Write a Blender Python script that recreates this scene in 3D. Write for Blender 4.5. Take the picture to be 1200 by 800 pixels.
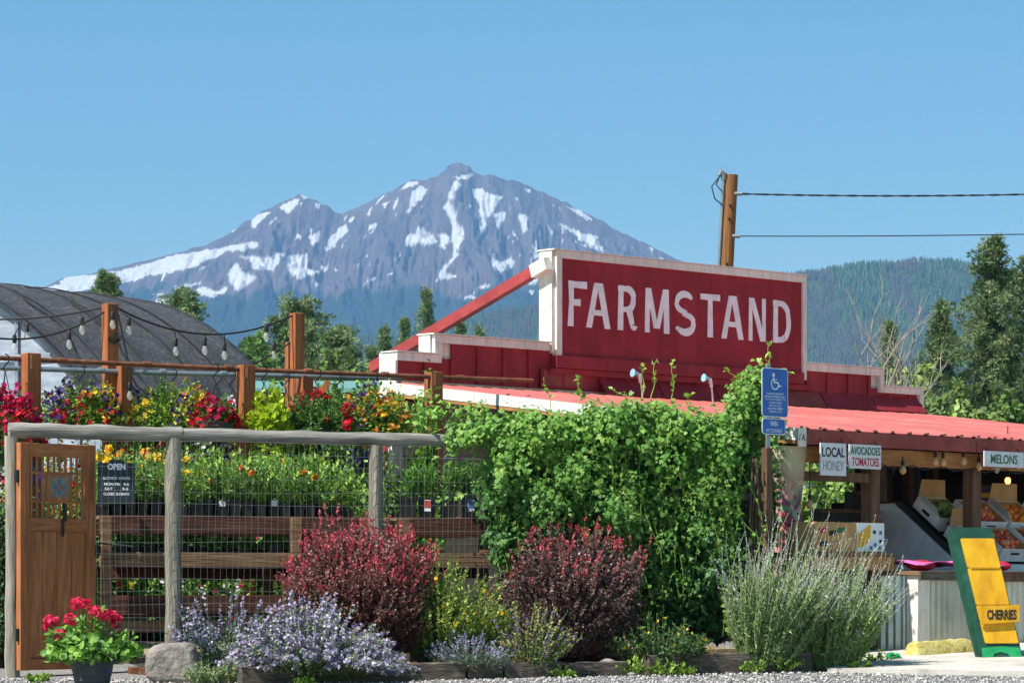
import bpy, bmesh, math, random
import numpy as np
from mathutils import Vector, Matrix

for o in list(bpy.data.objects): bpy.data.objects.remove(o)
S = bpy.context.scene
COL = S.collection
rng = np.random.default_rng(11); random.seed(5)
R = math.radians

# ------------------------------------------------------------------ camera, sky, sun, exposure
EYE = 0.75; FPX = 3600.0
cam = bpy.data.objects.new('camera', bpy.data.cameras.new('camera')); COL.objects.link(cam)
cam.location = (0, 0, EYE); cam.rotation_euler = (R(90), 0, 0)
cam.data.sensor_width = 36; cam.data.lens = 108.0; cam.data.shift_y = 290/1200
cam.data.clip_start = 0.5; cam.data.clip_end = 40000
S.camera = cam
SUN = Vector((-0.80, -0.60, 0)).normalized(); ELEV = 52
w = bpy.data.worlds.new('World'); S.world = w; w.use_nodes = True
nt = w.node_tree; bg = nt.nodes['Background']
sky = nt.nodes.new('ShaderNodeTexSky'); sky.sky_type = 'NISHITA'; sky.sun_disc = False
sky.sun_elevation = R(ELEV); sky.sun_rotation = math.atan2(SUN.x, SUN.y)
sky.altitude = 1000; sky.air_density = 1.0; sky.dust_density = 0.0; sky.ozone_density = 3.0
tn_ = nt.nodes.new('ShaderNodeMix'); tn_.data_type = 'RGBA'; tn_.blend_type = 'MULTIPLY'; tn_.inputs[0].default_value = 1; 
sg0 = nt.nodes.new('ShaderNodeTexCoord'); sg1 = nt.nodes.new('ShaderNodeSeparateXYZ'); sg2 = nt.nodes.new('ShaderNodeValToRGB'); nt.links.new(sg0.outputs['Generated'], sg1.inputs[0]); nt.links.new(sg1.outputs[2], sg2.inputs[0])
sg2.color_ramp.elements[0].position = .03; sg2.color_ramp.elements[0].color = (1.10, 1.13, .84, 1); sg2.color_ramp.elements[1].position = .26; sg2.color_ramp.elements[1].color = (.33, .65, .665, 1)
nt.links.new(sg2.outputs[0], tn_.inputs[7])
nt.links.new(sky.outputs[0], tn_.inputs[6]); nt.links.new(tn_.outputs[2], bg.inputs[0]); bg.inputs[1].default_value = 0.10
sl = bpy.data.lights.new('sun', 'SUN'); sl.energy = 4.1; sl.angle = R(0.53); sl.color = (1, .95, .87)
so = bpy.data.objects.new('sun', sl); COL.objects.link(so)
sd = Vector((SUN.x*math.cos(R(ELEV)), SUN.y*math.cos(R(ELEV)), math.sin(R(ELEV))))
so.rotation_euler = (-sd).to_track_quat('-Z', 'Y').to_euler(); so.location = sd*60
S.view_settings.view_transform = 'Standard'; S.view_settings.look = 'None'
S.view_settings.exposure = 0.92; S.view_settings.gamma = 1.0
S.render.engine = 'CYCLES'

# ------------------------------------------------------------------ helpers
def P(px, py, D): return Vector(((px-600)/FPX*D, D, EYE+(690-py)/FPX*D))
_GY = [-60, 0, 22.5, 25, 27.5, 30, 60, 9000]; _GZ = [-.8, -.8, .0, .08, .22, .27, .3, .3]
def gz(y): return float(np.interp(y, _GY, _GZ))
def H(h, k=1.0):
    c = [int(h[i:i+2], 16)/255 for i in (0, 2, 4)]
    return tuple((x/12.92 if x <= .04045 else ((x+.055)/1.055)**2.4)*k for x in c)
Z = Vector((0, 0, 1))
U = Vector((.7327, .681, 0)).normalized(); V = Vector((-U.y, U.x, 0))
FD = Vector((.9557, .2943, 0)).normalized(); FN = Vector((-FD.y, FD.x, 0))
F0 = Vector((-3.95, 24.3, 0)); B0 = Vector((-1.14, 30.5, 0))+V*.04
def RM(a, b, c): return Matrix((a, b, c)).transposed()
RU = RM(U, V, Z); RF = RM(FD, FN, Z); RI = Matrix.Identity(3)
def B(s, t, z): return B0+U*s+V*t+Z*z
def fpos(px, off=0):
    k = (px-600)/FPX; q = F0+FN*off
    s = (k*q.y-q.x)/(FD.x-FD.y*k); return q+FD*s
def bs(px, t=0):
    k = (px-600)/FPX; q = B0+V*t
    return (k*q.y-q.x)/(U.x-U.y*k)

class MB:
    def __init__(s): s.v = []; s.f = []
    def add(s, vs, fs):
        n = len(s.v); s.v += [Vector(v) for v in vs]; s.f += [tuple(i+n for i in f) for f in fs]; return s
    def box(s, c, size, Rm=RI):
        c = Vector(c); x, y, z = (q/2 for q in size)
        vs = [c+Rm@Vector((a*x, b*y, d*z)) for d in (-1, 1) for b in (-1, 1) for a in (-1, 1)]
        return s.add(vs, [(0, 2, 3, 1), (4, 5, 7, 6), (0, 1, 5, 4), (2, 6, 7, 3), (0, 4, 6, 2), (1, 3, 7, 5)])
    def lo(s, lo, hi, F, Rm):      # box between local corners, F maps local origin
        c = [(a+b)/2 for a, b in zip(lo, hi)]
        return s.box(F+Rm@Vector(c), [abs(b-a) for a, b in zip(lo, hi)], Rm)
    def bar(s, a, b, w, h, up=Z):
        a = Vector(a); b = Vector(b); d = (b-a).normalized(); x = d.cross(up)
        if x.length < 1e-4: x = d.cross(Vector((1, 0, 0)))
        x.normalize(); y = x.cross(d)
        return s.box((a+b)/2, (w, (b-a).length, h), RM(x, d, y))
    def tube(s, pts, r, n=8, cap=True):
        pts = [Vector(p) for p in pts]; m = len(pts)
        rr = r if isinstance(r, (list, tuple)) else [r]*m
        d0 = (pts[1]-pts[0]).normalized(); x = d0.orthogonal().normalized(); vs = []
        for i, p in enumerate(pts):
            d = (pts[min(i+1, m-1)]-pts[max(i-1, 0)]).normalized()
            x = (x-d*x.dot(d)).normalized(); y = d.cross(x)
            vs += [p+(x*math.cos(a)+y*math.sin(a))*rr[i] for a in (2*math.pi*k/n for k in range(n))]
        fs = [(i*n+k, i*n+(k+1) % n, (i+1)*n+(k+1) % n, (i+1)*n+k) for i in range(m-1) for k in range(n)]
        if cap: fs += [tuple(range(n))[::-1], tuple((m-1)*n+k for k in range(n))]
        return s.add(vs, fs)
    def prism(s, poly, off):
        off = Vector(off); n = len(poly); vs = [Vector(p) for p in poly]; vs += [p+off for p in vs]
        return s.add(vs, [tuple(range(n))[::-1], tuple(range(n, 2*n))]+[(i, (i+1) % n, n+(i+1) % n, n+i) for i in range(n)])
    def lathe(s, prof, c, n=20, Rm=RI):
        c = Vector(c); vs = []
        for r, z in prof: vs += [c+Rm@Vector((r*math.cos(2*math.pi*k/n), r*math.sin(2*math.pi*k/n), z)) for k in range(n)]
        m = len(prof)
        fs = [(i*n+k, i*n+(k+1) % n, (i+1)*n+(k+1) % n, (i+1)*n+k) for i in range(m-1) for k in range(n)]
        fs += [tuple(range(n))[::-1], tuple((m-1)*n+k for k in range(n))]
        return s.add(vs, fs)
    def ball(s, c, r, n=10, m=6, sc=(1, 1, 1), jit=0):
        c = Vector(c); pr = [(math.sin(math.pi*i/m), -math.cos(math.pi*i/m)) for i in range(m+1)]
        vs = []; 
        for a, b in pr[1:-1]:
            for k in range(n):
                j = 1+random.uniform(-jit, jit)
                vs.append(c+Vector((a*math.cos(2*math.pi*k/n)*sc[0], a*math.sin(2*math.pi*k/n)*sc[1], b*sc[2]))*r*j)
        vs += [c-Z*r*sc[2], c+Z*r*sc[2]]; q = len(vs)
        fs = [(i*n+k, i*n+(k+1) % n, (i+1)*n+(k+1) % n, (i+1)*n+k) for i in range(m-2) for k in range(n)]
        fs += [(q-2, (k+1) % n, k) for k in range(n)]+[(q-1, (m-2)*n+k, (m-2)*n+(k+1) % n) for k in range(n)]
        return s.add(vs, fs)

def wloc(o):
    l = Vector(o.location)
    while o.parent: o = o.parent; l = l+o.location
    return l
def tag(o, label=None, cat=None, group=None, kind=None):
    if label: o['label'] = label
    if cat: o['category'] = cat
    if group: o['group'] = group
    if kind: o['kind'] = kind
    return o
def thing(name, label, cat, loc=(0, 0, 0), group=None):
    o = bpy.data.objects.new(name, None); COL.objects.link(o); o.location = loc; o.empty_display_size = .1
    return tag(o, label, cat, group)
def part(name, mb, m, parent=None, smooth=True, loc=None, bevel=0):
    """mb in world coordinates -> one mesh object (child of parent, or top-level with its origin at loc)"""
    off = wloc(parent) if parent else (Vector(loc) if loc is not None else Vector((0, 0, 0)))
    me = bpy.data.meshes.new(name); me.from_pydata([tuple(v-off) for v in mb.v], [], mb.f)
    me.materials.append(m)
    if smooth:
        me.polygons.foreach_set('use_smooth', [True]*len(me.polygons)); me.set_sharp_from_angle(angle=R(38))
    o = bpy.data.objects.new(name, me); COL.objects.link(o)
    if parent: o.parent = parent
    else: o.location = off
    if bevel:
        b = o.modifiers.new('bevel', 'BEVEL'); b.width = bevel; b.segments = 2; b.limit_method = 'ANGLE'
    return o
def copy_tree(o, parent=None):
    c = o.copy(); COL.objects.link(c); c.parent = parent
    for ch in list(o.children): copy_tree(ch, c)
    return c

class LV:
    """numpy collector for foliage: triangles and quads with a tint per vertex"""
    def __init__(s): s.V = []; s.T = []; s.Q = []; s.C = []; s.n = 0
    def _v(s, v, c):
        b = s.n; s.V.append(v); s.C.append(c); s.n += len(v); return b
    def leaf(s, p, d, nrm, L, W, col, fold=.18):
        n = len(p); d = unit(d); sd_ = unit(np.cross(d, nrm)); nn = np.cross(sd_, d)
        L = np.broadcast_to(np.asarray(L, float), (n,))[:, None]; W = np.broadcast_to(np.asarray(W, float), (n,))[:, None]
        m = p+d*L*.45
        v = np.stack([p, m+sd_*W*.5+nn*W*fold, p+d*L-nn*W*fold*.5, m-sd_*W*.5+nn*W*fold], 1).reshape(-1, 3)
        b = s._v(v, np.repeat(cbc(col, n), 4, 0)); i = b+4*np.arange(n)[:, None]
        s.T.append(np.concatenate([i+[0, 1, 2], i+[0, 2, 3]]))
    def fan(s, p, d, nrm, outline, size, col, cup=.1, ccol=None):
        """leaf or flower of a given 2D outline (k,2) in (d, side) axes as a fan round its middle"""
        n = len(p); k = len(outline); d = unit(d); sd_ = unit(np.cross(d, nrm)); nn = np.cross(sd_, d)
        size = np.broadcast_to(np.asarray(size, float), (n,))[:, None, None]
        o = np.asarray(outline, float); r2 = (o**2).sum(1)
        v = p[:, None]+size*(d[:, None]*o[None, :, :1]+sd_[:, None]*o[None, :, 1:2]+nn[:, None]*(cup*r2)[None, :, None])
        v = np.concatenate([p[:, None], v], 1).reshape(-1, 3)
        c = np.repeat(cbc(col, n)[:, None], k+1, 1)
        if ccol is not None: c[:, 0] = cbc(ccol, n)
        b = s._v(v, c.reshape(-1, 3)); i = b+(k+1)*np.arange(n)[:, None]
        for a in range(k): s.T.append(i+[0, 1+a, 1+(a+1) % k])
    def stems(s, paths, r0, r1, col):
        """paths (n,k,3): three-sided tapering stems"""
        n, k, _ = paths.shape
        d = unit(np.gradient(paths, axis=1)); x = unit(np.cross(d, np.array([.31, .93, .2]))); y = np.cross(d, x)
        r = np.linspace(r0, r1, k)[None, :, None]
        ring = np.stack([paths+r*(x*math.cos(a)+y*math.sin(a)) for a in (0, 2.094, 4.189)], 2).reshape(-1, 3)
        b = s._v(ring, np.repeat(cbc(col, n), 3*k, 0))
        i = b+3*k*np.arange(n)[:, None]
        for j in range(k-1):
            for a in range(3):
                s.Q.append(i+[3*j+a, 3*j+(a+1) % 3, 3*j+3+(a+1) % 3, 3*j+3+a])
    def build(s, name, m, parent=None, loc=None):
        off = np.array(wloc(parent) if parent else (loc if loc is not None else (0, 0, 0)))
        v = np.concatenate(s.V)-off; c = np.concatenate(s.C)
        T = np.concatenate(s.T) if s.T else np.zeros((0, 3), int); Q = np.concatenate(s.Q) if s.Q else np.zeros((0, 4), int)
        o = np_mesh(name, v, T, Q, c, m, parent)
        if not parent: o.location = off
        return o
def np_mesh(name, v, T, Q, c, m, parent=None, smooth=False):
    me = bpy.data.meshes.new(name)
    me.vertices.add(len(v)); me.vertices.foreach_set('co', np.ascontiguousarray(v, np.float32).ravel())
    lp = np.concatenate([T.ravel(), Q.ravel()]).astype(np.int32)
    me.loops.add(len(lp)); me.loops.foreach_set('vertex_index', lp)
    tot = np.concatenate([np.full(len(T), 3), np.full(len(Q), 4)]).astype(np.int32)
    me.polygons.add(len(tot)); me.polygons.foreach_set('loop_start', (np.cumsum(tot)-tot).astype(np.int32))
    if smooth: me.polygons.foreach_set('use_smooth', np.ones(len(tot), bool))
    me.update(calc_edges=True)
    a = me.attributes.new('tint', 'FLOAT_COLOR', 'POINT')
    a.data.foreach_set('color', np.concatenate([c, np.ones((len(c), 1))], 1).astype(np.float32).ravel())
    me.materials.append(m)
    o = bpy.data.objects.new(name, me); COL.objects.link(o)
    if parent: o.parent = parent
    return o
def unit(a): return a/np.maximum(np.linalg.norm(a, axis=-1, keepdims=True), 1e-9)
def cbc(c, n): return np.broadcast_to(np.asarray(c, float), (n, 3)).copy()
def rv(n): return unit(rng.normal(size=(n, 3)))
def mixc(cols, n, jit=.18):
    cols = np.array([H(c) if isinstance(c, str) else c for c in cols]); c = cols[rng.integers(0, len(cols), n)]
    return c*(1+rng.uniform(-jit, jit, (n, 1)))
def N3(v): return np.array(v, float)

# ------------------------------------------------------------------ materials
def _nodes(name):
    m = bpy.data.materials.new(name); m.use_nodes = True; n = m.node_tree
    return m, n, n.nodes['Principled BSDF'], n.nodes.new, n.links.new
def mat(name, cols, scale=6, rough=.8, bump=.15, bscale=None, stretch=(1, 1, 1), metal=0, spec=.35, dirt=.25, dscale=1.3):
    m, n, b, new, ln = _nodes(name)
    tc = new('ShaderNodeTexCoord'); mp = new('ShaderNodeMapping'); mp.inputs['Scale'].default_value = stretch
    ln(tc.outputs['Object'], mp.inputs[0])
    t = new('ShaderNodeTexNoise'); t.inputs['Scale'].default_value = scale; t.inputs['Detail'].default_value = 8; t.inputs['Roughness'].default_value = .65
    ln(mp.outputs[0], t.inputs['Vector'])
    r = new('ShaderNodeValToRGB'); cs = [H(c) if isinstance(c, str) else c for c in cols]; e = r.color_ramp.elements
    while len(e) < len(cs): e.new(.5)
    for i, c in enumerate(cs):
        e[i].position = .3+.4*i/max(len(cs)-1, 1); e[i].color = (*c, 1)
    ln(t.outputs[0], r.inputs[0])
    d = new('ShaderNodeTexNoise'); d.inputs['Scale'].default_value = dscale; d.inputs['Detail'].default_value = 5; ln(tc.outputs['Object'], d.inputs['Vector'])
    mr = new('ShaderNodeMapRange'); mr.inputs[1].default_value = .3; mr.inputs[2].default_value = .7
    mr.inputs[3].default_value = 1-dirt; mr.inputs[4].default_value = 1+dirt*.4; ln(d.outputs[0], mr.inputs[0])
    mx = new('ShaderNodeVectorMath'); mx.operation = 'SCALE'; ln(r.outputs[0], mx.inputs[0]); ln(mr.outputs[0], mx.inputs['Scale'])
    ln(mx.outputs[0], b.inputs['Base Color'])
    b.inputs['Roughness'].default_value = rough; b.inputs['Metallic'].default_value = metal; b.inputs['Specular IOR Level'].default_value = spec
    if bump:
        t2 = new('ShaderNodeTexNoise'); t2.inputs['Scale'].default_value = bscale or scale*2.5; t2.inputs['Detail'].default_value = 6
        ln(mp.outputs[0], t2.inputs['Vector'])
        bp = new('ShaderNodeBump'); bp.inputs['Strength'].default_value = bump; bp.inputs['Distance'].default_value = .02
        ln(t2.outputs[0], bp.inputs['Height']); ln(bp.outputs[0], b.inputs['Normal'])
    return m
def tintmat(name, rough=.6, trans=.0, spec=.3, k=1.0):
    m, n, b, new, ln = _nodes(name)
    a = new('ShaderNodeAttribute'); a.attribute_name = 'tint'
    ln(a.outputs['Color'], b.inputs['Base Color']); b.inputs['Roughness'].default_value = rough; b.inputs['Specular IOR Level'].default_value = spec
    if trans:
        t = new('ShaderNodeBsdfTranslucent'); ln(a.outputs['Color'], t.inputs[0])
        x = new('ShaderNodeMixShader'); x.inputs[0].default_value = trans
        ln(b.outputs[0], x.inputs[1]); ln(t.outputs[0], x.inputs[2]); ln(x.outputs[0], n.nodes['Material Output'].inputs[0])
    return m
def flat(name, c, rough=.6, metal=0, spec=.4, emit=0):
    m, n, b, new, ln = _nodes(name); c = H(c) if isinstance(c, str) else c
    b.inputs['Roughness'].default_value = rough; b.inputs['Metallic'].default_value = metal; b.inputs['Specular IOR Level'].default_value = spec
    t = new('ShaderNodeTexNoise'); t.inputs['Scale'].default_value = 9; t.inputs['Detail'].default_value = 5
    tc = new('ShaderNodeTexCoord'); ln(tc.outputs['Object'], t.inputs['Vector'])
    r = new('ShaderNodeValToRGB'); r.color_ramp.elements[0].position = .3; r.color_ramp.elements[1].position = .75
    r.color_ramp.elements[0].color = (*[x*.82 for x in c], 1); r.color_ramp.elements[1].color = (*[min(x*1.08, 1) for x in c], 1)
    ln(t.outputs[0], r.inputs[0]); ln(r.outputs[0], b.inputs['Base Color'])
    if emit:
        b.inputs['Emission Color'].default_value = (*c, 1); b.inputs['Emission Strength'].default_value = emit
    return m
VZ = (6, 6, .5); VX = (.5, 6, 6)
M = dict(
 gravel=mat('gravel_ground', ['5f5d5c', '8b8988', 'b5b2ae'], 55, .95, .8, 90, dirt=.3, dscale=.7),
 dirt=mat('dry_ground', ['6d5f4c', '8f8168', 'a59778'], 5, .95, .5, 30),
 field=mat('far_field', ['3d5226', '55683a', '7a7a4a'], .02, .95, 0, dscale=.004),
 concrete=mat('concrete', ['a8a199', 'c2bcb2', 'd0cbc2'], 4, .9, .2, 60, dirt=.15),
 mulch=mat('mulch', ['3a2418', '6a4128', '8f6242'], 30, .95, .9, 45),
 kerb=mat('old_timber', ['3a332d', '5d544b', '7f756a'], 5, .9, .5, 14, stretch=(1, 1, 6)),
 log=mat('weathered_log', ['5f5c57', '85827b', 'a8a69e'], 5, .9, .5, 9, stretch=(.5, .5, 7)),
 logv=mat('weathered_post', ['655f55', '8b8578', 'ada698'], 5, .9, .5, 9, stretch=(7, 7, .5)),
 cedar=mat('cedar_post', ['7a4224', '9a5a34', 'b57443'], 5, .75, .35, 9, stretch=VZ),
 gate=mat('stained_gate_wood', ['8a5230', 'b06c40', 'c88a58'], 5, .65, .35, 10, stretch=VZ),
 gateh=mat('stained_gate_rail', ['8a5230', 'b06c40', 'c08658'], 5, .65, .35, 10, stretch=(1, 1, 7)),
 bench=mat('bench_lumber', ['5a4230', '7d6046', '9c805e'], 4, .85, .35, 9, stretch=(.6, .6, 7)),
 benchr=mat('bench_red_lumber', ['3a241c', '523026', '694538'], 4, .85, .35, 9, stretch=(.6, .6, 7)),
 red=mat('barn_red_paint', ['7a1e28', '8b232e', '99333c'], 5, .7, .15, 20, stretch=(1, 1, .25), dirt=.18, dscale=2),
 redsign=mat('sign_red_paint', ['821f2a', '932531', '9e313b'], 7, .75, .12, 30, stretch=(1, 1, .12), dirt=.22, dscale=2.5),
 brace=mat('brace_red', ['8f3336', '9d3d3e', 'aa4a48'], 5, .6, .1, 15),
 redmetal=mat('red_roof_metal', ['b25a54', 'bf6860', 'cb8076'], 1.5, .45, .05, 12, dirt=.14, dscale=1.0, spec=.5),
 redtrim=mat('faded_red_trim', ['7d3430', '8e413b', '9b5148'], 5, .7, .2, 15),
 white=mat('old_white_paint', ['c5c1b6', 'dedbd2', 'eae8e2'], 7, .75, .25, 18, stretch=(3, 3, .6), dirt=.14),
 letter=flat('letter_white', 'eeeef2', .6),
 whitewall=mat('white_siding', ['a59f92', 'c2bcae', 'd0cabc'], 5, .85, .3, 12, stretch=(.4, .4, 8)),
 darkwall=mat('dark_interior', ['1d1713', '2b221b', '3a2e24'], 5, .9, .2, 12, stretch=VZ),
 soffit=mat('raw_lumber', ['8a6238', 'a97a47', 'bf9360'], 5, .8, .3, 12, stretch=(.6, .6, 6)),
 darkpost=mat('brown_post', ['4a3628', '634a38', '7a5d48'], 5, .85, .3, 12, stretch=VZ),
 pole=mat('utility_pole_wood', ['6b4325', '8f5f36', 'a9784a'], 5, .85, .4, 12, stretch=(9, 9, .3)),
 black=flat('black_plastic', '17181a', .5), cable=flat('black_cable', '1c1c1e', .6),
 rust=mat('rusted_pipe', ['5a3424', '7b4a33', '8d5f48'], 12, .8, .2), grey=flat('galvanised_pipe', '8d979c', .45, .6),
 wire=flat('galvanised_wire', '8f9593', .45, .5), blue=flat('sign_blue', '1d5fb4', .4), blue2=flat('tile_blue', '2f6f9a', .4),
 signwhite=flat('sign_white', 'e9edf2', .5), tile=mat('stone_tile', ['6f675c', '8c8272', '9d917f'], 20, .7, .1),
 orange=flat('tile_orange', 'd0672f', .5), chalk=flat('chalkboard', '24303a', .6), paper=flat('paper_white', 'd9dbe0', .8),
 ink=flat('ink_black', '20222a', .8), inkgrey=flat('ink_grey', '8d929c', .8), inkgreen=flat('paint_green', '2d6a45', .7), inkred=flat('paint_red', 'b23a34', .7),
 yellow=mat('yellow_paint', ['c98f14', 'dda318', 'e6b022', 'ebba3a'], 9, .6, .15, 30, stretch=(1, 1, .5), dirt=.28, dscale=3), green=mat('dark_green_paint', ['16402f', '1f5140', '2f6150'], 6, .6, .1),
 brightgreen=mat('bright_green_paint', ['178a52', '22a05f', '35ad70'], 6, .6, .1),
 kerbyellow=mat('worn_yellow_concrete', ['7f7a68', 'cdb960', 'ddd088', 'a89c78'], 16, .9, .5, 40), rock=mat('boulder', ['6d6762', '8d8680', 'a8a29a'], 9, .95, 1.0, 22),
 steel=mat('corrugated_shade_steel', ['9aa4aa', 'b3bcc0', 'c6cccf'], 3, .34, .05, 20, metal=.85, dirt=.2), steelwarm=mat('corrugated_lit_steel', ['b4b2ac', 'c9c8c2', 'd6d5d0'], 3, .36, .05, 20, metal=.8, dirt=.3),  # cladding colours hold blue shade for the side, warm light for the front
 pink=flat('pink_tablecloth', 'd264a6', .7), card=mat('cardboard', ['a07448', 'bd9260', 'cba476'], 4, .85, .1, 30), cardwhite=flat('white_cardboard', 'e6e8ec', .7),
 panelgrey=flat('grey_display_panel', 'd3d6db', .6), purple=flat('purple_crate', '4b3a5c', .5), pot=mat('grey_planter', ['33353a', '44474d', '54575c'], 6, .6, .1),
 shade=mat('black_shade_cloth', ['2f3034', '414246', '5c5d62'], 14, .9, .35, 70, stretch=(1, 1, 1), dirt=.25, dscale=.9),
 poly=mat('greenhouse_plastic', ['858e9c', '9aa3b0', 'b0b8c4'], 2, .4, .25, 6, stretch=(1, 1, 5)),
 greenroof=flat('green_metal_roof', '6f9a90', .5), hook=flat('dark_steel', '2a2a2c', .4, .6), bulbglass=None,
 warmglass=flat('amber_bulb_glass', 'c89a6a', .2, 0, .6), litbulb=flat('lit_bulb', 'ff9d3c', .3, 0, .4, 6.0), lampblue=flat('lamp_lens', '8fc3dc', .25), terracotta=flat('terracotta', 'a8603d', .8),
 leaf=tintmat('leaf', .5, .34, .35), flower=tintmat('petal', .6, .3, .2), stem=tintmat('stem', .7, 0, .2), needle=tintmat('needles', .6, .15, .25),
 bark=mat('bark', ['4a3a2d', '6a5442', '85705c'], 6, .95, .6, 10, stretch=(5, 5, 1)), deadwood=mat('bare_branches', ['827870', '9c9186', 'b0a69a'], 6, .9, .3),
 rockland=tintmat('mountain_rock', .95, 0, .1), land=tintmat('terrain', .95, 0, .1), fruit=tintmat('fruit_skin', .45, 0, .4),
 painted=None)
_n = M['rockland'].node_tree; _b = _n.nodes['Principled BSDF']; _a = [q for q in _n.nodes if q.type == 'ATTRIBUTE'][0]
_c = _n.nodes.new('ShaderNodeTexCoord'); _v = _n.nodes.new('ShaderNodeMapping'); _v.inputs['Scale'].default_value = (1, .5, 1.6); _z = _n.nodes.new('ShaderNodeTexNoise'); _z.inputs['Scale'].default_value = .05; _z.inputs['Detail'].default_value = 6; _z.inputs['Roughness'].default_value = .7
_n.links.new(_c.outputs['Object'], _v.inputs[0]); _n.links.new(_v.outputs[0], _z.inputs['Vector']); _p = _n.nodes.new('ShaderNodeBump'); _p.inputs['Strength'].default_value = .9; _p.inputs['Distance'].default_value = 22; _n.links.new(_z.outputs[0], _p.inputs['Height']); _n.links.new(_p.outputs[0], _b.inputs['Normal'])
_m, _n, _b, _new, _ln = _nodes('clear_bulb_glass'); _b.inputs['Base Color'].default_value = (.8, .78, .72, 1); _b.inputs['Roughness'].default_value = .08; _t = _new('ShaderNodeBsdfTransparent'); _x = _new('ShaderNodeMixShader'); _x.inputs[0].default_value = .28
_ln(_t.outputs[0], _x.inputs[1]); _ln(_b.outputs[0], _x.inputs[2]); _ln(_x.outputs[0], _n.nodes['Material Output'].inputs[0]); M['bulbglass'] = _m
# ================================================================== SETTING: ground, hills, mountain, haze
def vnoise(x, y, seed=0):
    xi = np.floor(x).astype(int); yi = np.floor(y).astype(int); fx = x-xi; fy = y-yi
    fx = fx*fx*(3-2*fx); fy = fy*fy*(3-2*fy)
    def h(a, b):
        n = (a*374761393+b*668265263+seed*69069) & 0x7fffffff
        n = ((n ^ (n >> 13))*1274126177) & 0x7fffffff
        return ((n ^ (n >> 16)) & 0xffff)/65535.0
    return (h(xi, yi)*(1-fx)+h(xi+1, yi)*fx)*(1-fy)+(h(xi, yi+1)*(1-fx)+h(xi+1, yi+1)*fx)*fy
def fbm(x, y, o=5, seed=0, ridged=False):
    a = .5; s = 0; t = 0
    for i in range(o):
        n = vnoise(x*2**i, y*2**i, seed+i)
        if ridged: n = 1-np.abs(2*n-1)
        s = s+a*n; t += a; a *= .5
    return s/t
def grid_faces(nx, ny):
    i = np.arange(nx*ny).reshape(ny, nx)
    return np.stack([i[:-1, :-1], i[:-1, 1:], i[1:, 1:], i[1:, :-1]], -1).reshape(-1, 4)

# ground sheet: yard, then fields out to the foot of the mountain
ys = np.array(sorted(set(list(np.linspace(-40, 20, 9))+list(np.linspace(21, 31, 41))+list(np.linspace(33, 80, 12))+list(np.geomspace(90, 11500, 20)))))
xs = np.array(sorted(set(list(np.linspace(-12, 12, 49))+list(np.geomspace(13, 3800, 16))+list(-np.geomspace(13, 3800, 16)))))
gx, gy = np.meshgrid(xs, ys); g_z = np.interp(gy, _GY, _GZ)
g_z = g_z+np.where((gy > 21) & (gy < 60), (fbm(gx*1.3, gy*1.3, 4, 3)-.5)*.035, 0)
ground = np_mesh('ground', np.stack([gx, gy, g_z], -1).reshape(-1, 3), np.zeros((0, 3), int), grid_faces(len(xs), len(ys)), np.ones((gx.size, 3)), M['gravel'], smooth=True)
ground.data.materials.append(M['field'])
pc = np.array([p.center.y for p in ground.data.polygons]); ground.data.polygons.foreach_set('material_index', (pc > 60).astype(np.int32))
tag(ground, kind='structure')

# mountain: ridge heights along its crest, gullies running down, snow and forest as ground cover
prof = np.array([(-700, 470), (-300, 410), (-100, 368), (20, 346), (45, 340), (75, 325), (100, 322), (150, 310), (200, 298), (240, 287), (265, 276), (285, 262), (305, 250), (325, 238), (340, 232), (352, 228), (362, 231), (380, 240), (400, 252), (415, 245), (430, 238), (450, 228), (465, 221), (480, 212), (490, 211), (500, 210), (512, 206), (520, 200), (526, 194), (538, 192), (550, 194), (556, 201), (570, 205), (585, 208), (600, 211), (620, 217), (640, 227), (660, 236), (680, 246), (700, 257), (720, 268), (740, 278), (760, 287), (790, 302), (850, 330), (900, 350), (1000, 385), (1200, 430), (1700, 480)], float)
DM = 9000.; D0 = 6300.; D1 = 10500.
cols = np.concatenate([np.linspace(-600, 30, 60)[:-1], np.linspace(30, 820, 640), np.linspace(820, 1600, 60)[1:]])
rows = np.concatenate([np.linspace(0, .93, 250)[:-1], np.linspace(.93, 1, 26), 1+np.linspace(0, .6, 14)[1:]])
cx, rw = np.meshgrid(cols, rows)
X = (cx-600)/FPX*DM
py_r = np.interp(cx, prof[:, 0], prof[:, 1]); py_r = py_r+(fbm(cx/7, cx*0+3, 3, 9)-.5)*5*np.clip((330-py_r)/60, .2, 1)
hr = EYE+(690-py_r)/FPX*DM
Y = np.where(rw <= 1, D0+(DM-D0)*rw, DM+(D1-DM)*(rw-1)/.6)
sm = np.interp(cx, cols, np.convolve(np.pad(hr[0], 40, 'edge'), np.ones(81)/81, 'valid'))
base = 330.0
f = np.clip(rw, 0, 1)
hh = base+(hr*f**3+sm*(1-f**3)-base)*(.18*f+.82*f**1.7)
gul = (fbm(cx/75+fbm(cx/50, rw*5, 3, 5)*1.5, rw*5+fbm(cx/40, rw*6, 3, 6), 6, 21, True)-.55)+.42*(fbm(cx/16+fbm(cx/30, rw*6, 3, 8)*2, rw*11, 4, 31, True)-.55)+.16*(fbm(cx/5, rw*30, 3, 41, True)-.55)
amp = np.clip((hr-330)/900, 0, 1)*130*np.clip((1-f)*7, 0, 1)*np.clip((f-.2)*2, 0, 1)
hh = hh+gul*amp+(fbm(cx/40, rw*9, 4, 77)-.5)*60*(1-f)
hh = np.where(rw > 1, hr-(rw-1)/.6*700, hh)
ppx = 600+FPX*X/Y; ppy = 690-(hh-EYE)/Y*FPX
def zp(ox, oy, sc, *polys): return [[(ox+a*sc, oy+b*sc) for a, b in p] for p in polys]
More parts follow.
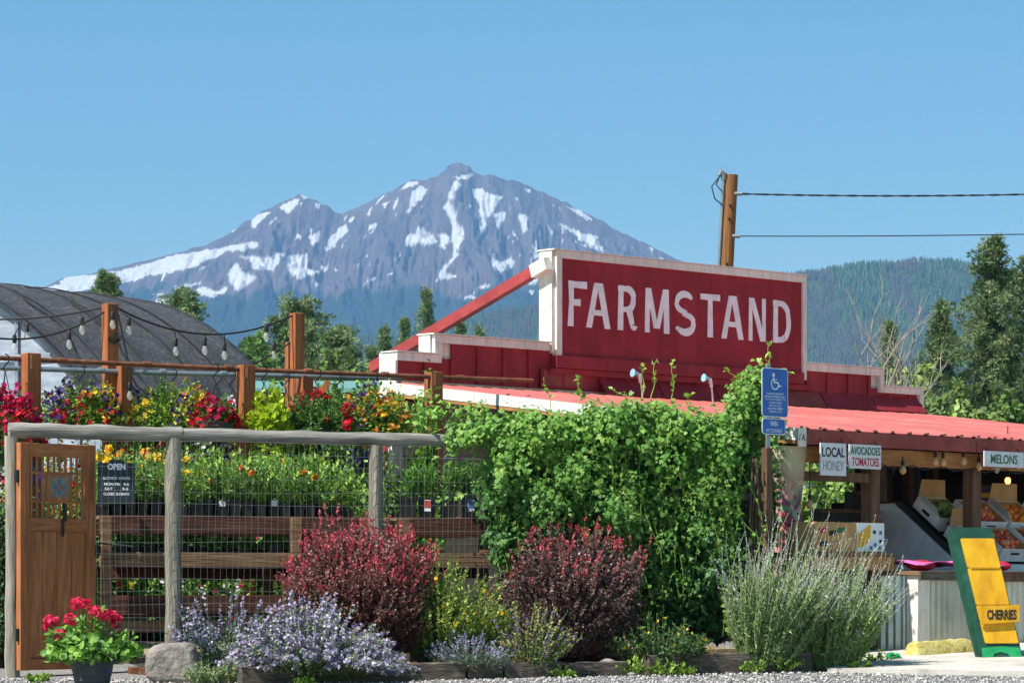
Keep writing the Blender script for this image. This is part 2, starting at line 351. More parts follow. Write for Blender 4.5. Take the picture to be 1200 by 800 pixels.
snow_polys = zp(40, 190, .2375,
 [(20, 635), (120, 600), (170, 560), (280, 555), (420, 535), (600, 490), (700, 455), (780, 445), (900, 425), (1000, 405), (1080, 390), (1125, 410), (1060, 430), (960, 440), (880, 475), (780, 520), (680, 540), (600, 560), (560, 560), (500, 585), (400, 600), (280, 630), (200, 640), (120, 648)],
 [(690, 615), (830, 590), (820, 602), (700, 627)], [(790, 630), (850, 612), (900, 640), (940, 612), (962, 628), (920, 655), (860, 665), (810, 652)],
 [(990, 500), (1010, 505), (1035, 540), (1110, 570), (1060, 600), (1000, 640), (970, 590), (960, 560)],
 [(1015, 465), (1060, 465), (1140, 480), (1185, 450), (1185, 530), (1100, 535), (1060, 520), (1085, 500)], [(590, 680), (660, 670), (660, 702), (610, 699)], [(600, 645), (640, 643), (640, 655), (605, 656)], [(810, 530), (840, 515), (838, 530)],
 [(1080, 280), (1150, 245), (1165, 250), (1110, 290), (1085, 325), (1070, 320)], [(975, 340), (998, 325), (990, 342)])
snow_polys += zp(300, 180, .2249,
 [(120, 280), (170, 250), (230, 235), (200, 280), (170, 312), (150, 300)], [(300, 255), (340, 260), (322, 292)], [(228, 208), (245, 208), (285, 240), (250, 237)], [(0, 320), (70, 300), (40, 335), (8, 375)], [(55, 380), (110, 328), (105, 345)],
 [(275, 430), (330, 405), (337, 440), (295, 482)], [(350, 515), (390, 430), (470, 368), (477, 410), (420, 460), (370, 508)], [(-6, 540), (50, 540), (40, 575), (30, 595), (-6, 605)], [(45, 545), (100, 520), (152, 520), (100, 590), (30, 612), (30, 598), (80, 570)],
 [(160, 535), (270, 525), (262, 600), (332, 618), (240, 652), (210, 650), (172, 610)], [(338, 590), (382, 578), (360, 622)], [(620, 260), (665, 215), (672, 220), (640, 255)], [(572, 322), (597, 285), (608, 312)], [(663, 262), (692, 243), (675, 297)],
 [(770, 310), (800, 280), (810, 200), (850, 172), (897, 182), (860, 240), (820, 270), (800, 302)], [(745, 187), (800, 148), (850, 148), (845, 160), (760, 187)], [(715, 252), (750, 238), (730, 272)], [(775, 460), (790, 425), (830, 420), (840, 378), (900, 410), (942, 460), (900, 472), (850, 467), (790, 480)],
 [(950, 418), (1000, 420), (1012, 460), (970, 500)], [(980, 280), (1000, 243), (1040, 300), (1050, 370), (1080, 385), (1087, 440), (1058, 480), (1052, 530), (1000, 590), (975, 630), (1040, 628), (1035, 645), (935, 664), (980, 590), (1028, 530), (1033, 490), (1018, 460), (1022, 380), (1000, 310)],
 [(1003, 232), (1010, 182), (1040, 138), (1077, 153), (1043, 195), (1032, 232)], [(1035, 125), (1132, 97), (1132, 122), (1070, 137)], [(725, 560), (745, 518), (750, 530), (738, 560)], [(548, 682), (620, 642), (625, 655), (560, 684)], [(685, 630), (718, 618), (715, 630), (690, 638)], [(1082, 745), (1140, 728), (1143, 750), (1090, 755)], [(580, 440), (622, 368), (612, 402)], [(310, 680), (333, 672), (330, 692), (312, 692)], [(480, 350), (515, 325), (515, 342), (490, 358)])
snow_polys += zp(540, 180, .2249,
 [(58, 190), (110, 182), (150, 210), (222, 225), (190, 260), (170, 310), (160, 310), (137, 350), (132, 400), (72, 450), (100, 380), (85, 370), (110, 340), (92, 300), (100, 270), (72, 240)], [(163, 312), (237, 303), (227, 340), (195, 397), (180, 345)], [(298, 310), (352, 320), (346, 400), (320, 422), (308, 360)],
 [(152, 560), (230, 560), (260, 543), (282, 570), (262, 600), (200, 617), (158, 592)], [(158, 518), (174, 518), (172, 552), (160, 550)], [(540, 275), (620, 293), (692, 352), (620, 327), (590, 302)], [(500, 365), (560, 382), (640, 418), (710, 430), (732, 470), (745, 518), (680, 492), (640, 452), (580, 412)],
 [(445, 362), (497, 427), (470, 412)], [(260, 402), (302, 447), (275, 432)], [(976, 487), (1002, 487), (997, 517)], [(78, 692), (155, 683), (155, 692), (110, 708)], [(12, 742), (75, 728), (72, 750), (20, 755)], [(325, 180), (368, 188), (360, 202)], [(1025, 540), (1055, 540), (1050, 550)], [(350, 680), (400, 645), (402, 660), (370, 685)], [(35, 265), (65, 275), (50, 288)], [(285, 230), (300, 230), (298, 245)])
wob = (fbm(ppx/3.2, ppy/3.2, 3, 51)-.5)*5; wob2 = (fbm(ppx/3.2, ppy/3.2, 3, 61)-.5)*5
snow = np.zeros(ppx.shape)
for poly in snow_polys:
    a = np.array(poly); qx = ppx+wob; qy = ppy+wob2
    lo = a.min(0)-3; hi = a.max(0)+3; k = (qx > lo[0]) & (qx < hi[0]) & (qy > lo[1]) & (qy < hi[1]) & (rw <= 1.02)
    x = qx[k]; y = qy[k]; ins = np.zeros(x.shape, bool)
    for i in range(len(a)):
        (x1, y1), (x2, y2) = a[i], a[i-1]
        if y1 == y2: continue
        ins ^= ((y1 > y) != (y2 > y)) & (x < (x2-x1)*(y-y1)/(y2-y1)+x1)
    snow[k] = np.maximum(snow[k], ins)
spk = fbm(cx/4.5+fbm(cx/14, rw*12, 2, 72)*2, rw*34, 3, 71); snow = np.maximum(snow, ((spk > .81+.08*np.clip((ppy-300)/60, 0, 1)+.2*(ppy > 345)+.06*np.sin(cx/37)) & (rw < .985) & (ppy > 215))*1.0)
rn = fbm(cx/12, rw*26, 5, 91); rn2 = fbm(cx/60, rw*8, 4, 95)
rock = np.array(H('786c68'))[None, None]*(.55+.9*rn[..., None])
scree = np.array(H('8a7068')); rock = rock*(1-.6*np.clip(rn2*2.4-.9, 0, 1)[..., None])+scree*.6*np.clip(rn2*2.4-.9, 0, 1)[..., None]
forest_c = np.array(H('3a4a3a'))[None, None]*(.7+.6*fbm(cx/2.5, rw*70, 3, 98)[..., None])
fo = np.clip((ppy-(334+(rn2-.5)*46+(fbm(cx/9, rw*22, 4, 15)-.5)*34))/9, 0, 1)[..., None]
gcol = rock*(1-fo)+forest_c*fo
gcol = gcol*(1-snow[..., None])+np.array([.94, .94, .93])*snow[..., None]
mnt = np_mesh('mountain', np.stack([X, Y, hh], -1).reshape(-1, 3), np.zeros((0, 3), int), grid_faces(len(cols), len(rows)), gcol.reshape(-1, 3), M['rockland'], smooth=True)
tag(mnt, kind='structure')

# forested hills in front of the mountain
hp = np.array([(-900, 470), (-200, 455), (200, 448), (330, 440), (400, 404), (450, 394), (520, 384), (600, 367), (700, 352), (800, 342), (941, 325), (1000, 315), (1060, 311), (1110, 310), (1160, 317), (1250, 334), (1500, 372), (2000, 430)], float)
DH = 5000.; hx = np.linspace(-800, 1900, 260); hr_ = np.linspace(0, 1.5, 70)
cx, rw = np.meshgrid(hx, hr_)
def hill_h(cx, rw):
    top = EYE+(690-np.interp(cx, hp[:, 0], hp[:, 1]))/FPX*DH
    f = np.clip(rw, 0, 1); b = 120+0*cx
    h = b+(top-b)*(.5*f+.5*f**2)+(fbm(cx/70, rw*3+7, 4, 44)-.5)*110*np.clip((1-f)*4, 0, 1)
    return np.where(rw > 1, top-(rw-1)*500, h)
hY = lambda rw: 3200+(DH-3200)*rw
def hX(cx, rw): return (cx-600)/FPX*DH+0*rw
hc = mixc(['34452c', '3d4c30', '4a5036'], cx.size, .1)
hil = np_mesh('hills', np.stack([hX(cx, rw), hY(rw), hill_h(cx, rw)], -1).reshape(-1, 3), np.zeros((0, 3), int), grid_faces(len(hx), len(hr_)), hc, M['land'], smooth=True)
tag(hil, kind='structure')
n = 26000
tx = np.where(rng.random(n) < .35, rng.uniform(340, 680, n), rng.uniform(880, 1320, n)); tr = rng.uniform(.12, 1.0, n)**.8
edge = rng.random(n) < .12; tr = np.where(edge, rng.uniform(.985, 1.01, n), tr)
gap = fbm(tx/16, tr*16, 4, 13); keep = (gap > .36+.05*rng.normal(size=n)) | edge; tx = tx[keep]; tr = tr[keep]; n = len(tx)
bx_, by_, bz_ = hX(tx, tr), hY(tr), hill_h(tx, tr)
th = rng.uniform(9, 19, n)*(1-.3*(fbm(tx/30, tr*8, 3, 3))); tw = th*rng.uniform(.14, .21, n)
burn = fbm(tx/45, tr*7, 4, 63) > .56
tc = mixc(['2f4529', '3c5633', '48623a', '55643e'], n, .3); tc[burn] = mixc(['545046', '4a4a40', '4c5440'], int(burn.sum()), .2)
k = 5; ang = 2*np.pi*np.arange(k)/k
vs = []; 
for (z0, z1, wd) in ((.08, .72, 1.0), (.45, 1.0, .62)):
    ring = np.stack([bx_[:, None]+tw[:, None]*wd*np.cos(ang), by_[:, None]+tw[:, None]*wd*np.sin(ang), np.broadcast_to((bz_+th*z0)[:, None], (n, k))], -1)
    vs += [ring, np.stack([bx_, by_, bz_+th*z1], -1)[:, None]]
vv = np.concatenate(vs, 1); i0 = (np.arange(n)*(2*k+2))[:, None]; T = []
for tier in (0, 1):
    o_ = tier*(k+1)
    for a in range(k): T.append(i0+[o_+a, o_+(a+1) % k, o_+k])
fr = np_mesh('forest', vv.reshape(-1, 3), np.concatenate(T), np.zeros((0, 4), int), np.repeat(tc, 2*k+2, 0), M['land'])
tag(fr, 'far conifer forest covering the blue hills behind the red sign', 'forest', kind='stuff')

# the hazy air
hz = bpy.data.materials.new('haze'); hz.use_nodes = True; hn = hz.node_tree
for q in list(hn.nodes):
    if q.type == 'BSDF_PRINCIPLED': hn.nodes.remove(q)
pv = hn.nodes.new('ShaderNodeVolumePrincipled'); pv.inputs['Color'].default_value = (.24, .54, 1.0, 1); pv.inputs['Density'].default_value = HAZE = 9.8e-5
pv.inputs['Anisotropy'].default_value = 0.0
hn.links.new(pv.outputs[0], [q for q in hn.nodes if q.type == 'OUTPUT_MATERIAL'][0].inputs['Volume'])
hb = MB().lo((-3900, -60, -2.2), (3900, 11600, 1600), Vector((0, 0, 0)), RI)
tag(part('haze', hb, hz, smooth=False), 'thin blue haze filling the air towards the mountain', 'haze', kind='stuff')

# planting bed, concrete apron
def sheet(name, poly, m, dz, n=14):
    """quad sheet draped on the ground: poly = 4 ground points (x,y)"""
    a, b, c, d = [Vector((*p, 0)) for p in poly]; mb = MB(); vs = []
    for j in range(n+1):
        for i in range(n+1):
            s_, t_ = i/n, j/n; p = (a*(1-s_)+b*s_)*(1-t_)+(d*(1-s_)+c*s_)*t_
            vs.append(Vector((p.x, p.y, gz(p.y)+.02+dz+random.uniform(0, .012))))
    mb.add(vs, [(j*(n+1)+i, j*(n+1)+i+1, (j+1)*(n+1)+i+1, (j+1)*(n+1)+i) for j in range(n) for i in range(n)])
    k = n+1; edge = [i for i in range(k)]+[j*k+n for j in range(1, k)]+[n*k+i for i in range(n-1, -1, -1)]+[j*k for j in range(n-1, 0, -1)]
    q = len(vs); mb.v += [vs[e]-Z*.16 for e in edge]; L = len(edge); mb.f += [(edge[i], q+i, q+(i+1) % L, edge[(i+1) % L]) for i in range(L)]
    return tag(part(name, mb, m), kind='structure')
K = [P(283, 0, 23.25), P(549, 0, 23.95), P(735, 0, 24.45), P(955, 0, 25.0)]   # kerb line on the ground
K = [Vector((p.x, p.y, 0)) for p in K]
f1 = fpos(150, .1); f2 = fpos(1010, .1)
sheet('bed_soil', [(K[0].x+.1, K[0].y+.14), (K[3].x, K[3].y+.12), (f2.x, f2.y), (f1.x, f1.y)], M['mulch'], .03, 30)
c1 = P(985, 0, 24.7); 
sheet('concrete_apron', [(2.55, 24.85), (5.3, 24.1), (6.6, 29), (3.1, 26.8)], M['concrete'], .012, 12)
gp = [fpos(-40, .3), fpos(700, .3)]
sheet('nursery_yard', [(-6, 25.2), (2.0, 26.9), (-1.5, 34), (-9, 33)], M['dirt'], .015, 20)

# loose gravel in the near strip
n = 15000; qx = rng.uniform(-4.6, 5.0, n); qy = rng.uniform(22.3, 25.4, n)
kx = [K[0].x, K[1].x, K[2].x, K[3].x]; kyl = np.interp(qx, [-4.6, -2.2]+kx+[2.6, 5], [24.2, 23.9]+[p.y for p in K]+[24.75, 24.0])
ok = qy < kyl-.07; qx = qx[ok]; qy = qy[ok]; n = len(qx)
r_ = rng.uniform(.007, .017, n)*np.where(rng.random(n) < .04, 1.8, 1); oc = np.array([(1, 0, 0), (-.5, .87, 0), (-.5, -.87, 0), (.3, .2, .7), (-.3, -.1, .6), (0, 0, -.4)])
v = oc[None]*(1+rng.uniform(-.3, .3, (n, 6, 1)))*r_[:, None, None]; a = rng.uniform(0, 6.28, n); ca, sa = np.cos(a)[:, None], np.sin(a)[:, None]
v = np.stack([v[..., 0]*ca-v[..., 1]*sa+qx[:, None], v[..., 0]*sa+v[..., 1]*ca+qy[:, None], v[..., 2]+(np.interp(qy, _GY, _GZ)+.006)[:, None]], -1)
i0 = (6*np.arange(n))[:, None]; T = np.concatenate([i0+t for t in ([0, 1, 3], [1, 4, 3], [1, 2, 4], [2, 0, 4], [0, 3, 4], [1, 0, 5], [2, 1, 5], [0, 2, 5])])
gr = np_mesh('loose_gravel', v.reshape(-1, 3), T, np.zeros((0, 4), int), np.repeat(mixc(['8d8b8a', 'a9a6a3', '6f6d6e', 'c4c0ba'], n, .15), 6, 0), M['land'])
tag(gr, 'grey crushed gravel along the front of the timber edging', 'gravel', kind='stuff')

# ================================================================== TEXT
def text(name, s, m, parent, org, xd, nd, w, h, depth=.002, align='C', bold=0):
    """flat lettering: org = middle of the line, xd = reading direction, nd = outward normal, fitted to w x h"""
    cu = bpy.data.curves.new('txt', 'FONT'); cu.body = s; cu.extrude = .01; cu.offset = bold; cu.resolution_u = 3
    o = bpy.data.objects.new('txt', cu); COL.objects.link(o); dg = bpy.context.evaluated_depsgraph_get(); dg.update()
    me = bpy.data.meshes.new_from_object(o.evaluated_get(dg)); bpy.data.objects.remove(o)
    c = np.array([v.co for v in me.vertices]); lo = c.min(0); hi = c.max(0)
    yd = nd.cross(xd); off = wloc(parent); co = []
    for p in c:
        q = Vector(org)+xd*((p[0]-lo[0])/(hi[0]-lo[0])-.5)*w+yd*((p[1]-lo[1])/(hi[1]-lo[1])-.5)*h+nd*((p[2]-lo[2])/max(hi[2]-lo[2], 1e-6))*depth-off
        co += list(q)
    me.vertices.foreach_set('co', co); me.materials.clear(); me.materials.append(m); me.update()
    t = bpy.data.objects.new(name, me); COL.objects.link(t); t.parent = parent; return t
# ================================================================== FARMSTAND BUILDING
bld = thing('farmstand_building', 'red farmstand with stepped false front, big lettered sign and red metal porch roof', 'farmstand', B(0, 0, gz(30.5)))
def fb(name, lo, hi, m, parent=bld, bevel=0): return part(name, MB().lo(lo, hi, B0, RU), m, parent, False, bevel=bevel)
SE = 8.09; zR = 2.80; zE = 2.14; TE = -5.4
def steptop(s): return 4.18 if 2.2 < s < 6.0 else (3.28 if .503 < s < 7.34 else 3.09)
# wall under the porch: pale siding at the left, dark boards, an opening at the right
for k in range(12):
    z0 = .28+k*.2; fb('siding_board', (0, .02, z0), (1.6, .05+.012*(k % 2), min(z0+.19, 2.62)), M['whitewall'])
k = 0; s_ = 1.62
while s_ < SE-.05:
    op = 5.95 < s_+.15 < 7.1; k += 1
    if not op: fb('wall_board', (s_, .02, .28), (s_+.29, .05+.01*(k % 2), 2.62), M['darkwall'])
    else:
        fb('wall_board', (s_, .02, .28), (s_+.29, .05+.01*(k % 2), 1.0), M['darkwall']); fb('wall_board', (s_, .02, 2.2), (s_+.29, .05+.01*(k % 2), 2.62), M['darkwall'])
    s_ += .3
fb('wall_header', (0, -.01, 2.63), (SE, .14, 2.79), M['red'])
for a, b in ((0, .62), (.64, 1.3)):                                      # return wall at the left end
    fb('side_board', (-.03, a+.06, 1.7), (.0-.004, b, 2.62), M['red'])
    fb('side_siding', (-.025, a+.06, .3), (-.004, b, 1.69), M['whitewall'])
fb('corner_trim', (-.04, -.02, 1.85), (.09, .058, 2.60), M['white'])
# parapet cores with painted white ends
fb('parapet', (0, 0, 2.80), (SE, .20, 3.09), M['white']); fb('parapet', (.503, -.002, 3.093), (7.34, .15, 3.28), M['white']); fb('parapet', (2.14, -.004, 3.283), (6.03, .12, 4.265), M['white'])
fb('end_box', (-.03, -.05, 2.62), (-.002, .20, 3.10), M['white']); fb('end_box', (.45, -.02, 3.10), (.50, .15, 3.30), M['white'])
fb('end_box', (2.10, -.06, 3.20), (2.137, .13, 4.268), M['white'])
# boards and battens
s_ = .02; k = 0
while s_ < SE-.05:
    e = min(s_+.355, SE-.02); z1 = min(steptop(s_+.02), steptop(e-.02))
    if z1 > 4: z1 = 3.15
    fb('board', (s_, -.028, 2.83), (e, -.006, z1-.02), M['red']); fb('batten', (e-.022, -.047, 2.83), (e+.022, -.029, z1-.025), M['red']); s_ = e+.003
# white caps and front trims along the steps
def trim(name, s0, s1, z0, z1, t0=-.075, t1=-.03, m='white'): return fb(name, (s0, t0, z0), (s1, t1, z1), M[m])
trim('cap_trim', -.03, .56, 3.02, 3.10); trim('cap_trim', .47, .56, 3.103, 3.22, -.077); trim('cap_trim', .47, 2.06, 3.222, 3.30); 
trim('cap_trim', 6.06, 7.40, 3.21, 3.29); trim('cap_trim', 7.33, 7.40, 3.02, 3.208, -.077); trim('cap_trim', 7.402, SE+.02, 3.02, 3.09); trim('cap_trim', SE-.05, SE+.02, 2.80, 3.018, -.077)
for a, b, z in ((-.04, .5, 3.103), (.44, 2.08, 3.303), (6.05, 7.41, 3.293), (7.412, SE+.04, 3.093)): fb('cap', (a, -.09, z), (b, .17, z+.014), M['white'])
# sign panel with frame and letters
sg = fb('sign_panel', (2.17, -.075, 3.18), (5.99, -.05, 4.2), M['redsign'])
trim('sign_frame', 2.14, 6.03, 4.192, 4.268, -.10, -.01).parent = bld
fb('sign_cap', (2.09, -.11, 4.271), (6.05, .15, 4.285), M['white'])
trim('sign_frame', 2.14, 2.215, 3.16, 4.19, -.098); trim('sign_frame', 5.965, 6.03, 3.10, 4.19, -.098)
trim('sign_ledge', 2.12, 5.963, 3.05, 3.178, -.12, -.04, 'red'); trim('under_beam', 2.05, 6.2, 2.985, 3.045, -.09, -.05, 'red')
trim('window_strip', 1.95, 2.62, 2.84, 3.04, -.06, -.05, 'red'); 
for a, b in ((1.98, 2.22), (2.28, 2.55)): fb('recess_panel', (a, -.067, 2.86), (b, -.061, 3.02), M['redtrim'])
# flashing panels lying over the roof junction
for i in range(6):
    a = 2.8+i*.88; mb = MB().prism([B(a, -.02, 2.99), B(a+.86, -.02, 2.99), B(a+.86, -.16, 2.80), B(a, -.16, 2.80)], (0, 0, .012)); part('flashing', mb, M['redtrim'] if i == 3 else M['red'], bld, False)
def poly_letter(strokes):
    return strokes
def arc(cx, cy, rx, ry, a0, a1, w0, w1=None, n=14):
    """thick arc as a closed outline in letter units"""
    w1 = w0 if w1 is None else w1; w0 *= .86; w1 *= .8; out = []; inn = []
    for i in range(n+1):
        a = R(a0+(a1-a0)*i/n); w_ = w0+(w1-w0)*math.sin(math.pi*i/n)
        out.append((cx+(rx+w_/2)*math.cos(a), cy+(ry+w_/2)*math.sin(a))); inn.append((cx+(rx-w_/2)*math.cos(a), cy+(ry-w_/2)*math.sin(a)))
    return [(out[i], out[i+1], inn[i+1], inn[i]) for i in range(n)]
def st(x0, y0, x1, y1, w0, w1=None):   # stroke, widths measured along x
    w1 = w0 if w1 is None else w1; w0 *= .84; w1 *= .8; return [((x0-w0/2, y0), (x0+w0/2, y0), (x1+w1/2, y1), (x1-w1/2, y1))]
def hb(x0, x1, y, h, h1=None):
    h1 = h if h1 is None else h1; h *= .84; h1 *= .9; return [((x0, y-h/2), (x1, y-h1/2), (x1, y+h1/2), (x0, y+h/2))]
# letter units: width 1, height 1
LET = {
 'F': st(.2, 0, .24, .55, .34, .27)+st(.24, .55, .22, 1, .27, .32)+hb(.2, 1.0, .92, .16, .18)+hb(.2, .68, .53, .15, .17),
 'A': st(.13, 0, .44, 1, .27, .24)+st(.87, 0, .56, 1, .27, .30)+hb(.25, .75, .34, .14)+hb(.34, .68, .95, .10),
 'R': st(.2, 0, .23, 1, .30, .27)+hb(.1, .5, .93, .14)+hb(.1, .5, .47, .13)+arc(.48, .70, .30, .235, 90, -90, .16, .27)+[((.42, .47), (.70, .47), (.80, .16), (.62, .10))]+arc(.80, .12, .09, .05, 180, 350, .14, .15),
 'M': st(.12, 0, .14, 1, .22, .2)+st(.88, 0, .86, 1, .26, .24)+st(.46, .1, .17, 1, .2, .24)+st(.52, .1, .82, 1, .2, .22),
 'S': arc(.5, .735, .36, .20, 30, 270, .13, .22)+arc(.5, .265, .38, .20, 90, -155, .13, .24)+hb(.4, .6, .5, .155),
 'T': st(.5, 0, .5, .95, .34, .27)+hb(0, 1, .92, .16, .16),
 'N': st(.13, 0, .14, 1, .26, .22)+st(.88, 0, .87, 1, .22, .26)+st(.82, 0, .2, 1, .34, .30),
 'D': st(.17, 0, .19, 1, .30, .26)+hb(.05, .45, .925, .15)+hb(.05, .45, .075, .15)+arc(.42, .5, .42, .425, 90, -90, .15, .27, 18)}
LX = [('F', 664, 688), ('A', 686.5, 716), ('R', 722, 748), ('M', 755, 785), ('S', 789, 816), ('T', 821, 844), ('A', 845, 872), ('N', 877, 898), ('D', 905, 928)]
for ch, a, b in LX:
    sa, sb_ = bs(a, -.08), bs(b, -.08); mb = MB()
    for i, q in enumerate(LET[ch]):
        off = -.0765-.0012*(i % 9)
        mb.prism([B(sa+(sb_-sa)*x, off+.004, 3.495+.475*y) for x, y in q], -V*.006)
    part('letter', mb, M['letter'], sg, False)
# raking brace from the sign end back to the lower roof
mb = MB().bar(B(2.05, .02, 4.10), B(2.05, 2.8, 3.18), .09, .11); part('brace', mb, M['brace'], bld, False)
mb = MB().bar(B(2.05, -.06, 4.13), B(2.05, .16, 4.055), .10, .135); part('brace_cap', mb, M['white'], bld, False)
# floodlights under the sign
for px in (757, 840):
    s_ = bs(px, -.4); mb = MB().tube([B(s_+.1, -.25, 2.78), B(s_+.02, -.3, 2.95)], .009, 6).tube([B(s_+.02, -.3, 2.93), B(s_, -.30, 3.02)], .02, 10)
    l = part('floodlight', mb, M['signwhite'], bld); d = (U*-.95+V*.15+Z*.12).normalized(); x = d.orthogonal().normalized()
    mb = MB().lathe([(.016, 0), (.022, .04), (.042, .07), (.044, .08)], B(s_-.01, -.30, 3.02), 14, RM(x, d.cross(x), d)); part('lamp_head', mb, M['lampblue'], l)
# porch roof: standing panels with ribs
nrm = (V*(zR-zE)*-1+Z*5.4).normalized(); down = (B(0, TE, zE)-B(0, 0, zR))
npan = 9; wp = (SE+.16)/npan
for i in range(npan):
    mb = MB(); s0 = -.05+i*wp
    pr = [0, .0]; pts = []
    ribs = 4; x = 0.0
    for r_i in range(ribs):
        c = (r_i+.5)*wp/ribs; pts += [(c-wp/ribs/2+.001, 0), (c-.035, 0), (c-.018, .013), (c+.018, .013), (c+.035, 0)]
    pts.append((wp-.002, 0))
    top = [B(s0+a, 0, zR)+nrm*h for a, h in pts]; n = len(top)
    vs = top+[p+down for p in top]+[p-nrm*.008 for p in top]+[p+down-nrm*.008 for p in top]
    fs = []
    for a in range(n-1): fs += [(a, n+a, n+a+1, a+1), (2*n+a, 2*n+a+1, 3*n+a+1, 3*n+a), (n+a, 3*n+a, 3*n+a+1, n+a+1)]
    fs += [(0, 2*n, 3*n, n), (n-1, 2*n-1, 4*n-1, 3*n-1)]
    part('roof_panel', mb.add(vs, fs), M['redmetal'], bld)
# fascias, soffit, rafters, beam
def rake(s0, s1, z_up, z_dn, t0, t1, m, name):
    zt = lambda t: zR+(zE-zR)*t/TE
    mb = MB().prism([B(s0, t0, zt(t0)-z_up), B(s0, t1, zt(t1)-z_up), B(s0, t1, zt(t1)-z_dn), B(s0, t0, zt(t0)-z_dn)], U*(s1-s0)); return part(name, mb, m, bld, False)
rake(-.075, -.052, .0, .105, -.02, -3.4, M['white'], 'rake_fascia'); rake(-.077, -.05, .0, .105, -3.405, TE-.01, M['white'], 'rake_fascia')
rake(-.07, .06, .108, .14, -.02, TE+.02, M['soffit'], 'rake_lumber')
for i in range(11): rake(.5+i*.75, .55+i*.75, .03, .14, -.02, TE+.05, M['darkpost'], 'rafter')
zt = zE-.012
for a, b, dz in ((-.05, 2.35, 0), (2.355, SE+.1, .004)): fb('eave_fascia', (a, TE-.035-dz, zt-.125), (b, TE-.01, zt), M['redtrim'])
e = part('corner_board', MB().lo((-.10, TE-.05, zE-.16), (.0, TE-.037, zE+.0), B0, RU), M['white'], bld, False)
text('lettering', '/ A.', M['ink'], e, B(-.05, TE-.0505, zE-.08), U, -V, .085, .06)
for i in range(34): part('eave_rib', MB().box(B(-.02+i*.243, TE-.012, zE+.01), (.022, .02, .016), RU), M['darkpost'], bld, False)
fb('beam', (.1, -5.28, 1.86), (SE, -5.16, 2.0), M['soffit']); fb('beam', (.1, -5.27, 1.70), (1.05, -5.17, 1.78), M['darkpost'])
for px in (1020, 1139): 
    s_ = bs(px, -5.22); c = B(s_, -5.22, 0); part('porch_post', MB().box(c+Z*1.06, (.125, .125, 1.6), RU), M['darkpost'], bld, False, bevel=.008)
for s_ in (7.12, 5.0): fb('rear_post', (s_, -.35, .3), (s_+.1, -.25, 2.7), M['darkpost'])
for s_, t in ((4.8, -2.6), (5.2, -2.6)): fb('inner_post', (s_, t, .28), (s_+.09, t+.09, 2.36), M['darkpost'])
# painted flowery column cover at the porch corner
cm, cn, cb, new, ln = _nodes('painted_column')
tcn = new('ShaderNodeTexCoord'); vo = new('ShaderNodeTexVoronoi'); vo.inputs['Scale'].default_value = 15; vo.inputs['Randomness'].default_value = 1
nz = new('ShaderNodeTexNoise'); nz.inputs['Scale'].default_value = 7; nz.inputs['Detail'].default_value = 4
ad = new('ShaderNodeVectorMath'); ad.operation = 'MULTIPLY_ADD'; ad.inputs[1].default_value = (.25, .25, .25)
ln(tcn.outputs['Object'], nz.inputs['Vector']); ln(nz.outputs['Color'], ad.inputs[0]); ln(tcn.outputs['Object'], ad.inputs[2]); ln(ad.outputs[0], vo.inputs['Vector'])
rp = new('ShaderNodeValToRGB'); rp.color_ramp.interpolation = 'CONSTANT'
cl = ['b98f86', 'a9404a', '6f8f6a', '8d3448', 'd09a8a', '7a4a66', 'c05a48', '93a98c']
for i, c in enumerate(cl):
    el = rp.color_ramp.elements[i] if i < 2 else rp.color_ramp.elements.new(i/len(cl))
    el.position = i/len(cl); el.color = (*H(c), 1)
ln(vo.outputs['Color'], rp.inputs[0]); 
sx = new('ShaderNodeSeparateXYZ'); ln(tcn.outputs['Object'], sx.inputs[0]); mr = new('ShaderNodeMapRange'); mr.inputs[1].default_value = 1.25; mr.inputs[2].default_value = 1.55; ln(sx.outputs[2], mr.inputs[0])
mc = new('ShaderNodeMix'); mc.data_type = 'RGBA'; ln(mr.outputs[0], mc.inputs[0]); ln(rp.outputs[0], mc.inputs[6]); mc.inputs[7].default_value = (*H('bdb190'), 1); ln(mc.outputs[2], cb.inputs['Base Color']); cb.inputs['Roughness'].default_value = .7
cp = B(.05, -5.2, 0); pf = [(.105, .2), (.105, .75), (.12, 1.0), (.10, 1.25), (.095, 1.5), (.115, 1.7), (.135, 1.9), (.14, 1.99)]
mb = MB(); vs = []
for wd, z in [(a_*1.22, b_) for a_, b_ in pf]:
    for a in range(12):
        an = 2*math.pi*a/12; vs.append(cp+U*math.cos(an)*wd*1.15+V*math.sin(an)*wd*.75+Z*z)
n = 12; mb.add(vs, [(i*n+k, i*n+(k+1) % n, (i+1)*n+(k+1) % n, (i+1)*n+k) for i in range(len(pf)-1) for k in range(n)]+[tuple(range(n))[::-1], tuple((len(pf)-1)*n+k for k in range(n))])
colm = part('porch_column', mb, cm, bld); colm['label'] = 'corner column painted with faded red and green flowers'
for i in range(15): fb('end_board', (SE+.02, -.37-i*.35, .28), (SE+.05+.008*(i % 2), -.025-i*.35, zR-.16-(.66/5.4)*(.37+i*.35)), M['darkwall'])
fb('back_body', (.05, .26, .3), (.65, 1.3, 2.6), M['red'])

